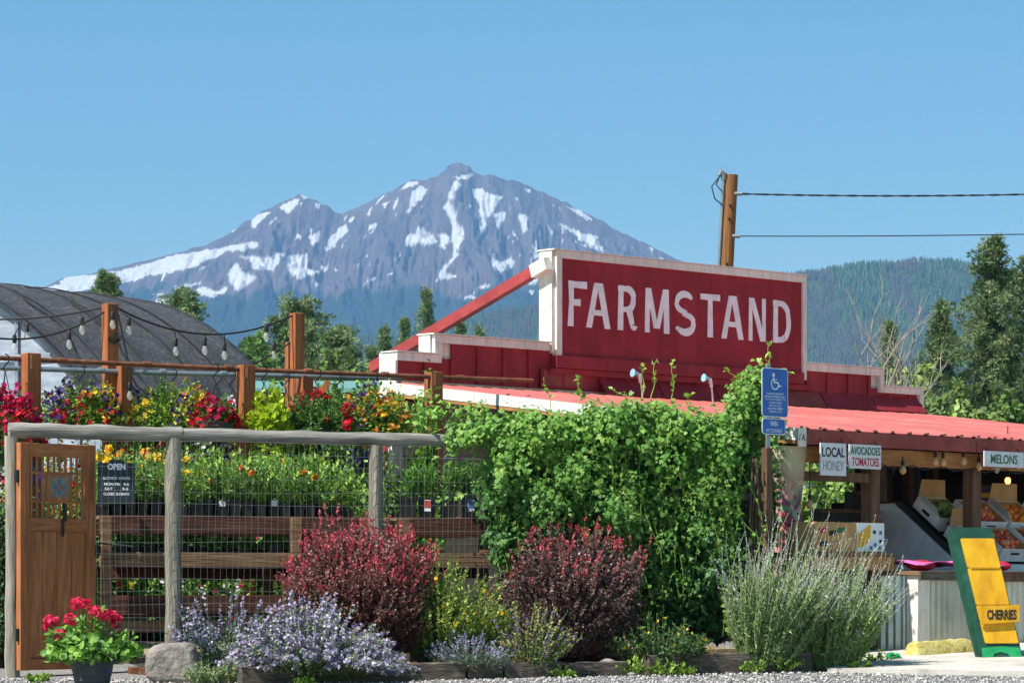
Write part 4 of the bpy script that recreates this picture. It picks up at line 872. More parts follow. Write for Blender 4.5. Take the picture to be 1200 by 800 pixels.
for j in range(19):
    ph[j, :, 0] = a.x+(b.x-a.x)*tt; ph[j, :, 1] = a.y+(b.y-a.y)*tt-.004; ph[j, :, 2] = .13+j*.1+.008*np.sin(tt*14+j)
lv.stems(ph, .0013, .0013, (1, 1, 1)); o = lv.build('wire_mesh', M['wire'], fe); o['kind'] = 'stuff'

G0 = P(24, 0, 24.2); G0.z = .09
gt = thing('wooden_gate', 'brown wooden gate standing open with slatted window and small tile', 'gate', G0)
def gb(name, x0, x1, z0, z1, y0=0., y1=.06, m='gate', parent=gt, bevel=.004): return part(name, MB().lo((x0, y0, z0-.09), (x1, y1, z1-.09), G0, RU), M[m], parent, False, bevel=bevel)
GW = .722
gb('stile', 0, .088, .11, 1.906); gb('stile', GW-.088, GW, .11, 1.906); gb('rail', .089, GW-.089, 1.80, 1.905, .001, .059, 'gateh'); gb('rail', .089, GW-.089, 1.21, 1.316, .001, .059, 'gateh'); gb('rail', .089, GW-.089, .112, .20, .001, .059, 'gateh')
for i in range(4):
    w4 = (GW-.178)/4; gb('plank', .089+i*w4+.002, .089+(i+1)*w4-.002, .201, 1.209, .022+.002*(i % 2), .045)
for z in (1.445, 1.672): gb('lattice_bar', .089, GW-.089, z-.009, z+.009, .012, .03, 'gateh', bevel=0)
for i in range(10):
    x = .089+(i+.5)*(GW-.178)/10
    for z0, z1 in ((1.318, 1.435), (1.455, 1.662), (1.682, 1.798)):
        if z0 > 1.4 and z0 < 1.5 and .25 < x < .478: continue
        gb('slat', x-.009, x+.009, z0, z1, .018, .034, bevel=0)
gb('tile_frame', .25, .475, 1.455, 1.662, .0, .04); tl = gb('tile', .275, .45, 1.475, 1.64, -.006, -.001, 'tile', bevel=0)
def tpoly(pts, m, k): part('tile_motif', MB().prism([G0+U*(.3625+a*.07)+V*(-.0065-k*.001)+Z*(1.5575-.09+b*.07) for a, b in pts], -V*.0012), M[m], tl, False)
for k, an in enumerate((0, 90, 180, 270)):
    ca, sa = math.cos(R(an)), math.sin(R(an)); q = [(.12, 0), (.45, -.3), (.8, -.12), (.98, 0), (.8, .12), (.45, .3)]; tpoly([(x*ca-y*sa, x*sa+y*ca) for x, y in q], 'blue2', k % 2)
tpoly([(-.25, -.25), (.25, -.25), (.25, .25), (-.25, .25)], 'orange', 3); tpoly([(-.08, -.08), (.08, -.08), (.08, .08), (-.08, .08)], 'ink', 5)
gb('latch', .395, .43, 1.29, 1.43, -.02, -.001, 'black'); gb('latch', .385, .41, 1.17, 1.30, -.012, -.001, 'black'); gb('padlock', GW-.01, GW+.03, 1.02, 1.10, -.03, 0, 'hook')
part('shackle', MB().tube([G0+U*(GW+.0)+Z*1.01-V*.015, G0+U*(GW+.0)+Z*1.06-V*.015, G0+U*(GW+.02)+Z*1.06-V*.015, G0+U*(GW+.02)+Z*1.01-V*.015], .005, 6), M['hook'], gt)
part('tie_cable', MB().tube([G0+U*(GW+.01)+Z*1.03-V*.02, G0+U*(GW+.1)+Z*1.02-V*.08, fpos(157, -.08)+Z*1.09], .008, 6), M['cable'], gt)
part('hinge', MB().tube([G0+Z*.25+U*-.01+V*.03, G0+Z*.35+U*-.01+V*.03], .014, 8), M['hook'], gt); part('hinge', MB().tube([G0+Z*1.5+U*-.01+V*.03, G0+Z*1.6+U*-.01+V*.03], .014, 8), M['hook'], gt)

# ---- OPEN sign
oc_ = fpos(136.5, .04); D = oc_.y; z = lambda y: EYE+(690-y)/FPX*D; wS = 42/FPX*D/ (FD.x) ; 
os_ = thing('hours_sign', 'black OPEN sign with white business hours behind the wire fence', 'sign', oc_+Z*z(592))
h0, h1 = z(590), z(542); c = oc_
part('board', MB().prism([c+FD*x+Z*zz_ for x, zz_ in ((-wS/2, h0), (wS/2, h0), (wS/2, h1), (.07, h1), (.045, h1+.025), (-.045, h1+.025), (-.07, h1), (-wS/2, h1))], FN*.012), M['chalk'], os_, False)
part('wire_hook', MB().tube([c+Z*(h1+.02)+FN*.006, c+Z*(h1+.05)-FN*.06, c+Z*(h1+.03)-FN*.115], .003, 5), M['wire'], os_)
for s_, y, hh_, ww, dx in (('OPEN', 546.5, .052, .145, 0), ('BUSINESS  HOURS', 560, .022, .215, 0), ('MON-FRI   9-6', 567, .022, .2, .0), ('SAT       9-5', 572.5, .022, .19, .0), ('CLOSED SUNDAYS', 578.5, .022, .21, 0)):
    text('lettering', s_, M['letter'], os_, c+Z*z(y)-FN*.0002+FD*dx, FD, -FN, ww, hh_, .0015, bold=.02 if s_ != 'OPEN' else .05)

# ---- accessible parking sign on its post
sp = P(905, 0, 25.85); sp.z = 0
ps = thing('accessible_parking_sign', 'blue accessible parking sign with van plate on a wooden post in the vine', 'sign', sp+Z*gz(25.85))
part('post', MB().box(sp+V*.06+Z*1.04, (.075, .06, 1.8), RU), M['darkpost'], ps, False, bevel=.005)
part('post_top', MB().box(sp+V*.05+Z*2.27, (.04, .02, .74), RU), M['grey'], ps, False)
zc = lambda y: EYE+(690-y)/FPX*sp.y
def plate(nm, cx, y0, y1, wd):
    z0, z1 = zc(y1), zc(y0); c0 = sp+U*cx-V*.0
    o_ = part(nm, MB().prism([c0+U*a+Z*b for a, b in rr(-wd/2, wd/2, z0, z1, .03)], V*.004), M['signwhite'], ps)
    part('face', MB().prism([c0+U*a+Z*b-V*.0012 for a, b in rr(-wd/2+.007, wd/2-.007, z0+.007, z1-.007, .025)], V*.001), M['blue'], o_, False); return o_, c0, z0, z1
pl, c0, z0, z1 = plate('sign_plate', .035, 431, 488.5, .325)
HHp = z1-z0; fr_ = lambda a, b, k=0: c0+U*a+Z*(z0+HHp*b)-V*(.0014+.0007*k)
mb = MB().prism([fr_(-.02+.017*math.cos(t), .86+.042*math.sin(t)) for t in np.linspace(0, 6.283, 11)[:-1]], -V*.0008)
for k, q in enumerate(([(-.026, .81), (-.012, .81), (-.006, .70), (-.02, .70)], [(-.012, .72), (.03, .72), (.03, .695), (-.012, .695)], [(.022, .71), (.034, .72), (.058, .63), (.046, .62)], [(.05, .645), (.075, .655), (.075, .632), (.05, .622)], [(-.02, .77), (.02, .77), (.02, .755), (-.02, .755)])): mb.prism([fr_(a, b, k+1) for a, b in q], -V*.0008)
for k, q in enumerate(arc(-.002, 0, .046, .046, 120, 345, .012, None, 14)): mb.prism([fr_(a, .68, 0)+Z*b-V*.0002*(k % 2) for a, b in q], -V*.0008)
part('wheelchair_symbol', mb, M['signwhite'], pl, False)
for i, s_ in enumerate(('PARKING WITH DMV', 'DISABLED PERMIT ONLY', 'VIOLATORS SUBJECT TO', 'TOWING UNDER', 'ORS 811.615', 'AND FINE UNDER', 'ORS 811.615')):
    text('lettering', s_, M['signwhite'], pl, fr_(0, .475-.06*i), U, -V, .012*len(s_)+.02, .016, .001)
pl, c0, z0, z1 = plate('van_plate', .02, 490, 509, .29)
HHp = z1-z0; text('lettering', 'VAN', M['signwhite'], pl, fr_(0, .68), U, -V, .09, .045, .001, bold=.01); text('lettering', 'ACCESSIBLE', M['signwhite'], pl, fr_(0, .25), U, -V, .2, .03, .001)

# ================================================================== TIMBER EDGING, ROCK
def timber(px0, px1, D0_, D1_, h, label, w_=.15, dz=0):
    a = P(px0, 0, D0_); b = P(px1, 0, D1_); a.z = gz(D0_); b.z = gz(D1_); r = MB(); d = (b-a).normalized(); sx = d.cross(Z).normalized(); n = 10; vs = []
    for i in range(n+1):
        p = a+(b-a)*i/n
        for x, z in ((0, 0), (-w_, 0), (-w_, h), (0, h)): vs.append(p+sx*(x+random.uniform(-.006, .006))+Z*(z+.0+dz*i/n+random.uniform(-.007, .007)*(z > 0)))
    r.add(vs, [(i*4+k, i*4+(k+1) % 4, i*4+4+(k+1) % 4, i*4+4+k) for i in range(n) for k in range(4)]+[(3, 2, 1, 0), tuple(n*4+k for k in range(4))])
    tag(part('edging_timber', r, M['kerb'], loc=a, smooth=False, bevel=.008), label, 'timber', 'dark timbers edging the planting bed')
timber(283, 546, 23.25, 23.94, .135, 'long dark edging timber under the purple catmint'); timber(549, 590, 23.95, 24.06, .12, 'short edging timber below the yellow-flowered shrub'); timber(592, 659, 24.05, 24.24, .125, 'edging timber below the salvia spikes'); timber(661, 736, 24.25, 24.45, .115, 'edging timber below the second red barberry'); timber(760, 952, 24.5, 25.0, .16, 'thick dark edging timber below the vine and sage', .18)
rp_ = P(205, 797, 23.6); rp_.z = gz(23.6)-.02
mb = MB(); prf = [(-.21, 0), (.215, 0), (.22, .12), (.19, .2), (.17, .31), (.12, .335), (-.03, .325), (-.17, .30), (-.215, .24), (-.215, .1)]
n = len(prf); vs = []
for j, (yy, sc) in enumerate(((-.16, .86), (-.13, .97), (0, 1.0), (.14, .95), (.2, .8))):
    for x, z in prf: vs.append(rp_+Vector((x*sc+random.uniform(-.022, .022), yy+random.uniform(-.03, .03), z*(.55+.45*sc)+random.uniform(-.022, .022))))
mb.add(vs, [(j*n+k, j*n+(k+1) % n, j*n+n+(k+1) % n, j*n+n+k) for j in range(4) for k in range(n)]+[tuple(range(n))[::-1], tuple(4*n+k for k in range(n))])
o = tag(part('boulder', mb, M['rock'], loc=rp_), 'squat grey boulder at the end of the timber edging', 'rock'); md = o.modifiers.new('sub', 'SUBSURF'); md.levels = 1; md.render_levels = 1
for px, py, r_, lb in ((712, 762, .05, 'pale stone in the mulch by the second barberry'), (740, 780, .03, 'small pale stone at the foot of the edging gap')):
    p = P(px, py, 24.6 if r_ > .04 else 24.3); p.z = gz(p.y)+(.1 if r_ > .04 else .02); tag(part('stone', MB().ball(p, r_, 10, 7, (1.2, .9, .6), .12), M['rock'], loc=p), lb, 'stone')
# bark chips on the bed
n = 5000; t = rng.random(n); s = rng.random(n); kx_ = np.array([[p.x, p.y] for p in K])
qx = np.interp(t, [0, .4, .68, 1], kx_[:, 0]); qy = np.interp(t, [0, .4, .68, 1], kx_[:, 1])+.1+s*1.0
lv = LV(); pz = np.stack([qx, qy, np.interp(qy, _GY, _GZ)+.068], -1); lv.leaf(pz, rv(n)*[1, 1, .25], np.array([0, 0, 1])+.4*rv(n), rng.uniform(.02, .05, n), rng.uniform(.012, .025, n), mixc(['5a3722', '7b4c30', '9a6a48', '3b251a'], n))
tag(lv.build('bark_mulch', M['stem']), 'brown bark chips covering the planting bed', 'mulch', kind='stuff')

# ================================================================== PERGOLA POSTS, PIPES, STRING LIGHTS
def cpost(name, label, px, D, ytop, w_, tilt=0, m='cedar'):
    p = P(px, 0, D); p.z = gz(D); t = P(px+tilt, ytop, D); r = thing(name, label, 'post', p)
    part('shaft', MB().bar(p, t, w_, w_, Vector((.6, -.8, 0))), M[m], r, False, bevel=.006); return r, t
# front row with the rusty pipe
ZP = 2.75; ppos = {}
DF = lambda px: 2*FPX/(690-np.interp(px, [0, 624], [418, 446]))
DBk = lambda px: 2*FPX/(690-np.interp(px, [0, 470], [430, 443]))
for px, yt, w_, lb in ((36, 414, .135, 'cedar post beside the plastic greenhouse end carrying the rusty pipe'), (288, 428, .13, 'cedar post rising through the flower baskets in the middle of the rusty pipe'), (508, 436, .13, 'cedar post at the vine end of the rusty pipe')):
    r, t = cpost('cedar_post', lb, px, DF(px)+.06, yt, w_)
    part('bracket', MB().box(Vector((t.x, t.y-.07, 2.72)), (.05, .02, .12)), M['rust'], r, False)
for px, yt, lb in ((145, 429, 'shorter cedar post beside the tall lamp post carrying the grey pipe'), (357, 440, 'short cedar post with angled brace on the grey pipe')):
    r, t = cpost('cedar_post', lb, px, DBk(px)+.06, yt, .12)
    part('brace', MB().bar(t+Vector((.05, 0, -.5)), t+Vector((.22, 0, -.05)), .04, .06), M['cedar'], r, False) if px > 300 else None
def pipe(name, label, a, b, r, m):
    o = thing(name, label, 'pipe', a); part('tube', MB().tube([a, (a+b)/2-Z*.01, b], r, 10), M[m], o)
    d = b-a
    for k in range(1, 7): part('coupling', MB().tube([a+d*(k/7-.006), a+d*(k/7+.006)], r*1.25, 10), M[m], o)
    return o
pa_ = P(-30, 417, DF(-30)); pb_ = P(624, 446, DF(624)); pa_.z = pb_.z = ZP
pipe('rusty_pipe', 'long rusty pipe across the cedar posts above the flowers', pa_, pb_, .022, 'rust')
pc_ = P(-30, 429, DBk(-30)); pd_ = P(470, 443, DBk(470)); pc_.z = pd_.z = ZP
pipe('grey_pipe', 'galvanised grey pipe behind the rusty one for hanging baskets', pc_, pd_, .024, 'grey')
rA, tA = cpost('tall_lamp_post', 'tall orange cedar post by the shade cloth holding string lights', 129, 28.2, 356, .115)
rB, tB = cpost('tall_lamp_post', 'tall orange cedar post among the pines holding string lights', 348, 29.6, 367, .11)
part('side_post', MB().bar(P(339, 0, 29.7)+Z*(gz(29.7)-P(339, 0, 29.7).z), P(339, 401, 29.7), .06, .06, Vector((.6, -.8, 0))), M['cedar'], rB, False)
part('lamp_hook', MB().tube([tA+Vector((.05, -.06, -.28)), tA+Vector((.09, -.08, -.34)), tA+Vector((.05, -.1, -.36)), tA+Vector((0, -.1, -.32))], .02, 8), M['hook'], rA)
def catenary(a, b, sag, n=20): return [a+(b-a)*i/n-Z*sag*4*(i/n)*(1-i/n) for i in range(n+1)]
def stringl(label, path, bulbs, r=.009):
    o = thing('string_lights', label, 'string lights', path[0]); part('cable', MB().tube(path, r, 6), M['cable'], o)
    for px, py, D in bulbs:
        c = P(px, py, D); b_ = part('bulb', MB().lathe([(.004, -.045), (.014, -.042), (.026, -.018), (.027, 0), (.019, .025), (.012, .045)], c, 12), M['bulbglass'], o)
        # hang from the nearest point of the cable above
        q = min(path, key=lambda p: abs(p.x-c.x)+.2*abs(p.y-c.y)); top = Vector((c.x, c.y, max(q.z, c.z+.12)))
        sk = part('socket', MB().lathe([(.017, .04), (.02, .05), (.02, .105), (.01, .12)], c, 8), M['cable'], b_); part('drop', MB().tube([c+Z*.11, q], .005, 5), M['cable'], b_)
D_ = 28.15
stringl('upper cable of clear bulbs from tall post towards plastic greenhouse end', catenary(tA-Z*.02, P(-40, 373, 28.6), .05), [(17, 407, 28.1), (96, 386, D_)])
stringl('lower cable of clear bulbs sagging across the greenhouse end', catenary(tA-Z*.04, P(-40, 388, 27.6), .16), [(32, 394, 27.9), (81, 403, 28)])
stringl('cable of clear bulbs sagging between the two tall cedar posts', catenary(tA, tB, .24, 30), [(132, 380, 28.1), (151, 387, 28.2), (206, 411, 28.7), (240, 410, 29), (263, 416, 29.1), (312, 394, 29.3)])
stringl('short cable of bulbs dropping left from the tall post among the pines', catenary(P(340, 401, 29.6), P(262, 436, 29.2), .05), [(321, 416, 29.5)])
pts = [P(x, y, 28.1) for x, y in ((131, 357), (139, 370), (144, 395), (149, 418), (154, 440), (160, 452), (172, 461), (188, 464))]
stringl('loose cable drooping down beside the tall post to the flowers', pts, [(152, 463, 28.1)])
# ================================================================== PLANT GENERATORS
def paths(n, c, br, L, spread, droop=.0, lean=(0, 0, 0), k=7, wob=.03, jitL=.25, flatten=1.0):
    a = rng.uniform(0, 2*np.pi, n); q = np.sqrt(rng.random(n)); ca = np.stack([np.cos(a), np.sin(a)*flatten, 0*a], -1)
    b = N3(c)+ca*(q*br)[:, None]
    d = unit(ca*(q*spread)[:, None]+np.array([0, 0, 1.])+N3(lean)+.12*rv(n))
    Ls = L*(1-.35*q)*(1+rng.uniform(-jitL, jitL, n)) if spread < 3 else L*(1+rng.uniform(-jitL, jitL, n))
    t = np.linspace(0, 1, k)[None, :, None]
    p = b[:, None]+d[:, None]*Ls[:, None, None]*t
    p[..., 2] -= (droop*Ls[:, None]*(t[..., 0]**2))*np.linalg.norm(d[:, None, :2], axis=-1)
    p += wob*Ls[:, None, None]*np.sin(t*5+rng.uniform(0, 6, (n, 1, 1)))*rv(n)[:, None]*t
    return p
def on_path(p, t):
    """points and tangents at parameters t (n,m)"""
    n, k, _ = p.shape; f = np.clip(t, 0, .9999)*(k-1); i = f.astype(int); w_ = (f-i)[..., None]; r = np.arange(n)[:, None]
    a = p[r, i]; b = p[r, i+1]; return (a*(1-w_)+b*w_).reshape(-1, 3), unit((b-a).reshape(-1, 3))
STAR5 = [(math.cos(a)*(1 if i % 2 == 0 else .62), math.sin(a)*(1 if i % 2 == 0 else .62)) for i, a in enumerate(np.linspace(0, 2*np.pi, 11)[:-1])]
ROUND = [(math.cos(a), math.sin(a)) for a in np.linspace(0, 2*np.pi, 8)[:-1]]
VINE = [(-.1, 0), (-.34, .36), (.0, .66), (.24, .44), (.68, .56), (.64, .28), (1.15, 0), (.64, -.28), (.68, -.56), (.24, -.44), (.0, -.66), (-.34, -.36)]
OVAL = [(-.1, 0), (.1, .32), (.5, .42), (.85, .22), (1.05, 0), (.85, -.22), (.5, -.42), (.1, -.32)]
def stem_leaves(lv, p, m, L, W, cols, t0=.2, t1=1., out=.9, jit=.2, upbias=.3):
    n = len(p); t = rng.uniform(t0, t1, (n, m)); pt, tg = on_path(p, t)
    d = unit(tg*.5+out*unit(rv(len(pt))+np.array([0, 0, upbias])))
    lv.leaf(pt, d, unit(np.array([0, 0, 1.])+.7*rv(len(pt))), L*rng.uniform(.7, 1.25, len(pt)), W*rng.uniform(.7, 1.25, len(pt)), mixc(cols, len(pt), jit))
def tips(lv, p, m, r, size, cols, t0=.7, t1=1., outline=None, up=.6, center=None):
    n = len(p); t = rng.uniform(t0, t1, (n, m)); pt, tg = on_path(p, t); k = len(pt); pt = pt+r*rv(k)
    nd = unit(rv(k)+np.array([-.2, -.5, up])); d = unit(np.cross(nd, rv(k)))
    lv.fan(pt, d, nd, outline or ROUND, size*rng.uniform(.75, 1.2, k), mixc(cols, k, .15), .25, None if center is None else H(center))
def plant(name, label, cat, c, group=None): return thing(name, label, cat, Vector(c), group)
def put(r, name, lv, m):
    o = lv.build(name, M[m], r)
    if name in ('flowers', 'stems'): o['kind'] = 'stuff'
    return o

def dome(c, rx, ry, h, n, k=6, noise=.12, lobes=5):
    """stems from the base to an uneven dome"""
    a = rng.uniform(0, 2*np.pi, n); u_ = rng.random(n); ph = np.arccos(u_*.98)   # 0=top
    r = 1+noise*(np.sin(a*3+1.3)*np.sin(ph*4)+.6*np.sin(a*lobes+ph*6))+rng.normal(0, .05, n)
    e = np.stack([rx*np.sin(ph)*np.cos(a), ry*np.sin(ph)*np.sin(a), h*(.12+.88*np.cos(ph))], -1)*r[:, None]
    b = np.stack([.2*rx*rng.normal(size=n), .2*ry*rng.normal(size=n), 0*a], -1)*.5
    t = np.linspace(0, 1, k)[None, :, None]; p = b[:, None]*(1-t)+e[:, None]*(.35*t+.65*t**1.3)
    p[..., 2] = (e[:, None, 2])*(t[..., 0]**.85); p += .02*np.sin(t*7+rng.uniform(0, 6, (n, 1, 1)))*rv(n)[:, None]
    return N3(c)+p, np.cos(ph)

def ball_stems(c, rx, ry, h, n, k=7):
    a = rng.uniform(0, 2*np.pi, n); cz = rng.uniform(-.8, 1, n); sn = np.sqrt(1-cz**2); cz = np.sign(cz)*np.abs(cz)**.8; sn = np.sqrt(1-cz**2); r = 1+.08*np.sin(a*3+cz*4+rx*9)+.06*np.sin(a*6-cz*8)+.05*np.sin(a*11+cz*13)+rng.normal(0, .04, n)
    e = np.stack([rx*sn*np.cos(a), ry*sn*np.sin(a), h*(.5+.5*cz)], -1); e[:, :2] *= (1-.12*np.clip(-cz, 0, 1))[:, None]; e = e*r[:, None]; e[:, 2] = np.maximum(e[:, 2], .02)
    b = np.stack([.15*rx*rng.normal(size=n), .15*ry*rng.normal(size=n), 0*a], -1); t = np.linspace(0, 1, k)[None, :, None]
    p = b[:, None]*(1-t)+e[:, None]*t**.9; p[..., 2] = e[:, None, 2]*t[..., 0]**.7; p += .015*np.sin(t*7+rng.uniform(0, 6, (n, 1, 1)))*rv(n)[:, None]
    return N3(c)+p, cz
# ---- barberries
def barberry(label, px, D, w_, top, seed):
    global rng; rng = np.random.default_rng(seed)
    c = P(px, 0, D); c.z = gz(D)+.07; h = EYE+(690-top)/FPX*D-c.z; r = plant('barberry_shrub', label, 'shrub', c, 'red barberry shrubs in the bed')
    p, up = ball_stems(c, w_/2, w_/2*.8, h*.93, 1500)
    s = LV(); s.stems(p[::3], .006, .0018, H('4a2a26')); put(r, 'stems', s, 'stem')
    lv = LV(); red = rng.random(len(p))
    stem_leaves(lv, p, 42, .029, .019, (['84504f', '9a6664', '683c3e', 'ac7a76', 'bc928c', '80645a', '904a4e', '6f6450'] if seed == 101 else ['6f5254', '8a6a68', '584044', '9c7c7a', 'b09490', '74685a', '6a7058', '84505a']), .35, .99, .9, .3)
    low = p[up < .1]; stem_leaves(lv, low, 18, .024, .015, ['5a5a42', '4a5038', '5f4640', '3f4632'], .3, 1, .9, .3)  # low leaves dark green-brown: the mound's shading put into their colour
    k = (up > .0)*(rng.random(len(p)) < np.clip(up*(1.5 if seed == 101 else .75)-.12, 0, .8)); q = p[k]; n = len(q)
    # fresh red shoots
    tip = q[:, -1]; d = unit(unit(q[:, -1]-q[:, -2])*.8+np.array([0, 0, .6])+.3*rv(n)); Ls = rng.uniform(.02, .08, n)*np.where(rng.random(n) < .05, 1.6, 1); t = np.linspace(0, 1, 4)[None, :, None]; sp_ = tip[:, None]+d[:, None]*Ls[:, None, None]*t
    stem_leaves(lv, sp_, 15, .022, .013, ['d2525e', 'e26e76', 'bc424e', 'ea8a90', 'a84850'], .0, 1, .55, .25, .6)
    put(r, 'foliage', lv, 'leaf'); return r
barberry('red barberry shrub with bright pink shoot tips behind the purple catmint', 420, 24.35, 1.24, 617, 101)
barberry('darker red barberry shrub in front of the vine-covered fence', 668, 25.0, 1.22, 621, 102)

# ---- catmint, lavender, salvia, sage
def flowery(name, label, cat, px, D, br, n, L, spread, droop, leafc, leafL, leafW, nleaf, flc, flsz, nfl, fr, t0, lean=(0, 0, 0), stemc='6d7a55', seed=1, dz=.06, flat_=.7, L2=None, outline=None, tl0=.1, jitL=.25, base=None, center=None, group=None, wob=.03):
    global rng; rng = np.random.default_rng(seed)
    c = P(px, 0, D); c.z = gz(D)+dz if base is None else base; r = plant(name, label, cat, c, group)
    p = paths(n, c, br, L, spread, droop, lean, 8, wob, jitL, flat_)
    s = LV(); s.stems(p, .0035, .0014, H(stemc)); put(r, 'stems', s, 'stem')
    lv = LV(); stem_leaves(lv, p, nleaf, leafL, leafW, leafc, tl0, .72 if name == 'russian_sage' else .95, .9, .25); put(r, 'foliage', lv, 'leaf')
    if nfl:
        f = LV(); tips(f, p[rng.random(n) < (.85 if nfl > 1 else .22)], nfl, fr, flsz, flc, t0, 1.0, outline, .5, center); put(r, 'flowers', f, 'flower')
    return r
lavs = ['aa9fbd', '998db0', 'bcb2c9', '897ea4', 'ccc5d2']
flowery('catmint', 'sprawling purple-flowered catmint spilling over the timber edging', 'flowers', 368, 23.62, .34, 820, .68, 1.4, .5, ['8a9f6c', '9bb07c', '748c58', 'aebe92'], .030, .017, 30, lavs, .0115, 24, .013, .60, (.12, -.1, 0), seed=201, dz=.03)
flowery('catmint', 'smaller catmint clump with sparse purple spikes beside the boulder', 'flowers', 268, 23.95, .18, 90, .62, .9, .12, ['5f7a6a', '6d8a74', '4d6650'], .035, .02, 22, lavs, .010, 20, .012, .68, seed=202)
flowery('lavender', 'low grey-green lavender below the yellow-flowered shrub', 'flowers', 548, 24.08, .20, 150, .32, 1.1, .2, ['7f9186', '94a59a', '6c7e72'], .03, .007, 24, ['8a84b0', 'a49fc4', 'b7b4cc'], .007, 10, .006, .72, seed=203)
flowery('potentilla_shrub', 'green shrub with small yellow flowers between the barberries', 'shrub', 518, 24.45, .17, 380, .86, .85, .22, ['7c9440', '94a94a', 'acbf5c', '667e36'], .036, .018, 36, ['e8c51d', 'f2d838', 'dcb012'], .019, 1, .015, .55, (.1, 0, 0), seed=204, tl0=.25, center='c98f10')
flowery('salvia', 'spiky salvia with olive seed stems and a few violet flowers', 'flowers', 622, 24.25, .14, 75, .52, .95, .05, ['67813f', '7b9350', '557034'], .05, .016, 10, ['a7a862', 'b9b574', '8f9650', '6c5aa0'], .009, 44, .006, .42, (.12, 0, 0), seed=205, tl0=.02)
flowery('groundcover_plant', 'low dark green plant at the foot of the second barberry', 'plant', 772, 24.75, .25, 150, .42, 1.0, .2, ['4a6b3c', '5b7c46', '3c5a34', '6f8f50'], .04, .018, 24, ['d9b83a'], .014, 1, .01, .9, seed=206)
sg_l = ['86a05c', '9ab270', '74904c', 'acc088', '64823e']; sg_f = ['cfcddc', 'bdbbd2', 'dbdae4', 'aaa7c8']
flowery('russian_sage', 'tall silvery Russian sage in front of the painted column', 'shrub', 898, 24.95, .21, 290, 1.08, .44, .1, sg_l, .05, .014, 62, sg_f, .005, 12, .005, .72, (.22, -.05, 0), 'a4ad90', 207, tl0=.03, wob=.09, jitL=.42)
flowery('russian_sage', 'broad Russian sage leaning over towards the corrugated counter', 'shrub', 972, 25.25, .21, 290, .98, .44, .08, ['8faa62', 'a4bd76', '7a9a50', 'b2c888', '6c9044'], .05, .014, 62, sg_f, .005, 9, .005, .74, (.26, -.12, 0), 'a4ad90', 208, tl0=.03, dz=.0, wob=.09, jitL=.42)
flowery('silver_herb', 'small pale green herb in front of the boulder', 'plant', 239, 23.35, .09, 60, .17, .9, .1, ['9db07c', 'b2c292', '87a066'], .025, .016, 16, None, 0, 0, 0, 0, seed=209, dz=.0)
flowery('silver_herb', 'small pale green herb by the end of the first timber', 'plant', 268, 23.4, .06, 36, .2, .5, .1, ['9db07c', 'aabd8a', '87a066'], .025, .016, 16, None, 0, 0, 0, 0, seed=210, dz=.0)
for i, (px, D, lb, h) in enumerate(((742, 24.42, 'leafy weed in the gap between edging timbers', .16), (803, 24.5, 'little weed against the thick edging timber', .09), (884, 24.72, 'pale triangular weed against the thick timber', .12), (918, 24.85, 'taller trailing weed over the timber end', .22), (1008, 25.0, 'tuft of weeds on the concrete edge below the sage', .12), (1030, 25.7, 'yellow-green weed beside the crushed bottle', .14), (356, 23.2, 'tiny weed on the gravel below the catmint', .06), (660, 24.15, 'single weed growing between two edging timbers', .1), (45, 23.55, 'small weed on gravel below the wooden gate', .09), (775, 24.45, 'flat sprig of yellow-green vine on the thick timber', .14))):
    flowery('weed', lb, 'weed', px, D, .05, 16, h, 1.2, .2, ['7fa03c', '93b24a', '6b8c34'], .04, .026, 9, None, 0, 0, 0, 0, seed=220+i, dz=.0)
# ---- shrubbery left of the gate and lit plants beyond the benches
def bush(name, label, px, D, w_, top, cols, n=500, m=22, L=.05, W=.028, seed=3, base=None, cat='shrub', group=None, fl=None, dep=.8):
    global rng; rng = np.random.default_rng(seed)
    c = P(px, 0, D); c.z = gz(D) if base is None else base; h = EYE+(690-top)/FPX*D-c.z; r = plant(name, label, cat, c, group)
    p, up = dome(c, w_/2, w_/2*dep, h, n, 6, .12); s = LV(); s.stems(p[::3], .006, .002, H('5a4a35')); put(r, 'stems', s, 'stem')
    lv = LV(); stem_leaves(lv, p, m, L, W, cols, .3, 1., .9, .3); put(r, 'foliage', lv, 'leaf')
    if fl:
        f = LV(); q = p[rng.random(n) < fl[2]]; tips(f, q, fl[3] if len(fl) > 3 else 1, .02, fl[1], fl[0], .93, 1.0, STAR5, .4); put(r, 'flowers', f, 'flower')
    return r
gl = ['4f7a2c', '62903a', '3e6424', '7aa64a']
bush('leafy_shrub', 'dark leafy shrub squeezed left of the gate post', -8, 25.4, 1.0, 560, ['3f5f34', '55774a', '2f4a28', '71905a'], 420, seed=301)
bush('leafy_shrub', 'large leafy shrub behind the wooden gate', 60, 27.6, 1.4, 600, gl, 420, seed=302)
bush('leafy_shrub', 'green shrub in front of the pale siding under the white corner trim', 462, 29.6, .55, 535, gl, 220, 20, .06, .03, seed=303)
for i, px in enumerate((112, 172, 232, 292, 350)):
    bush('nursery_shrub', 'bright green nursery shrub in the row behind the plant bench', px, 28.6, .62, 655, ['7fa83a', '95bc48', '6a9430', 'a9cc5c'], 260, 20, .05, .028, 310+i, group='nursery shrubs behind the bench')
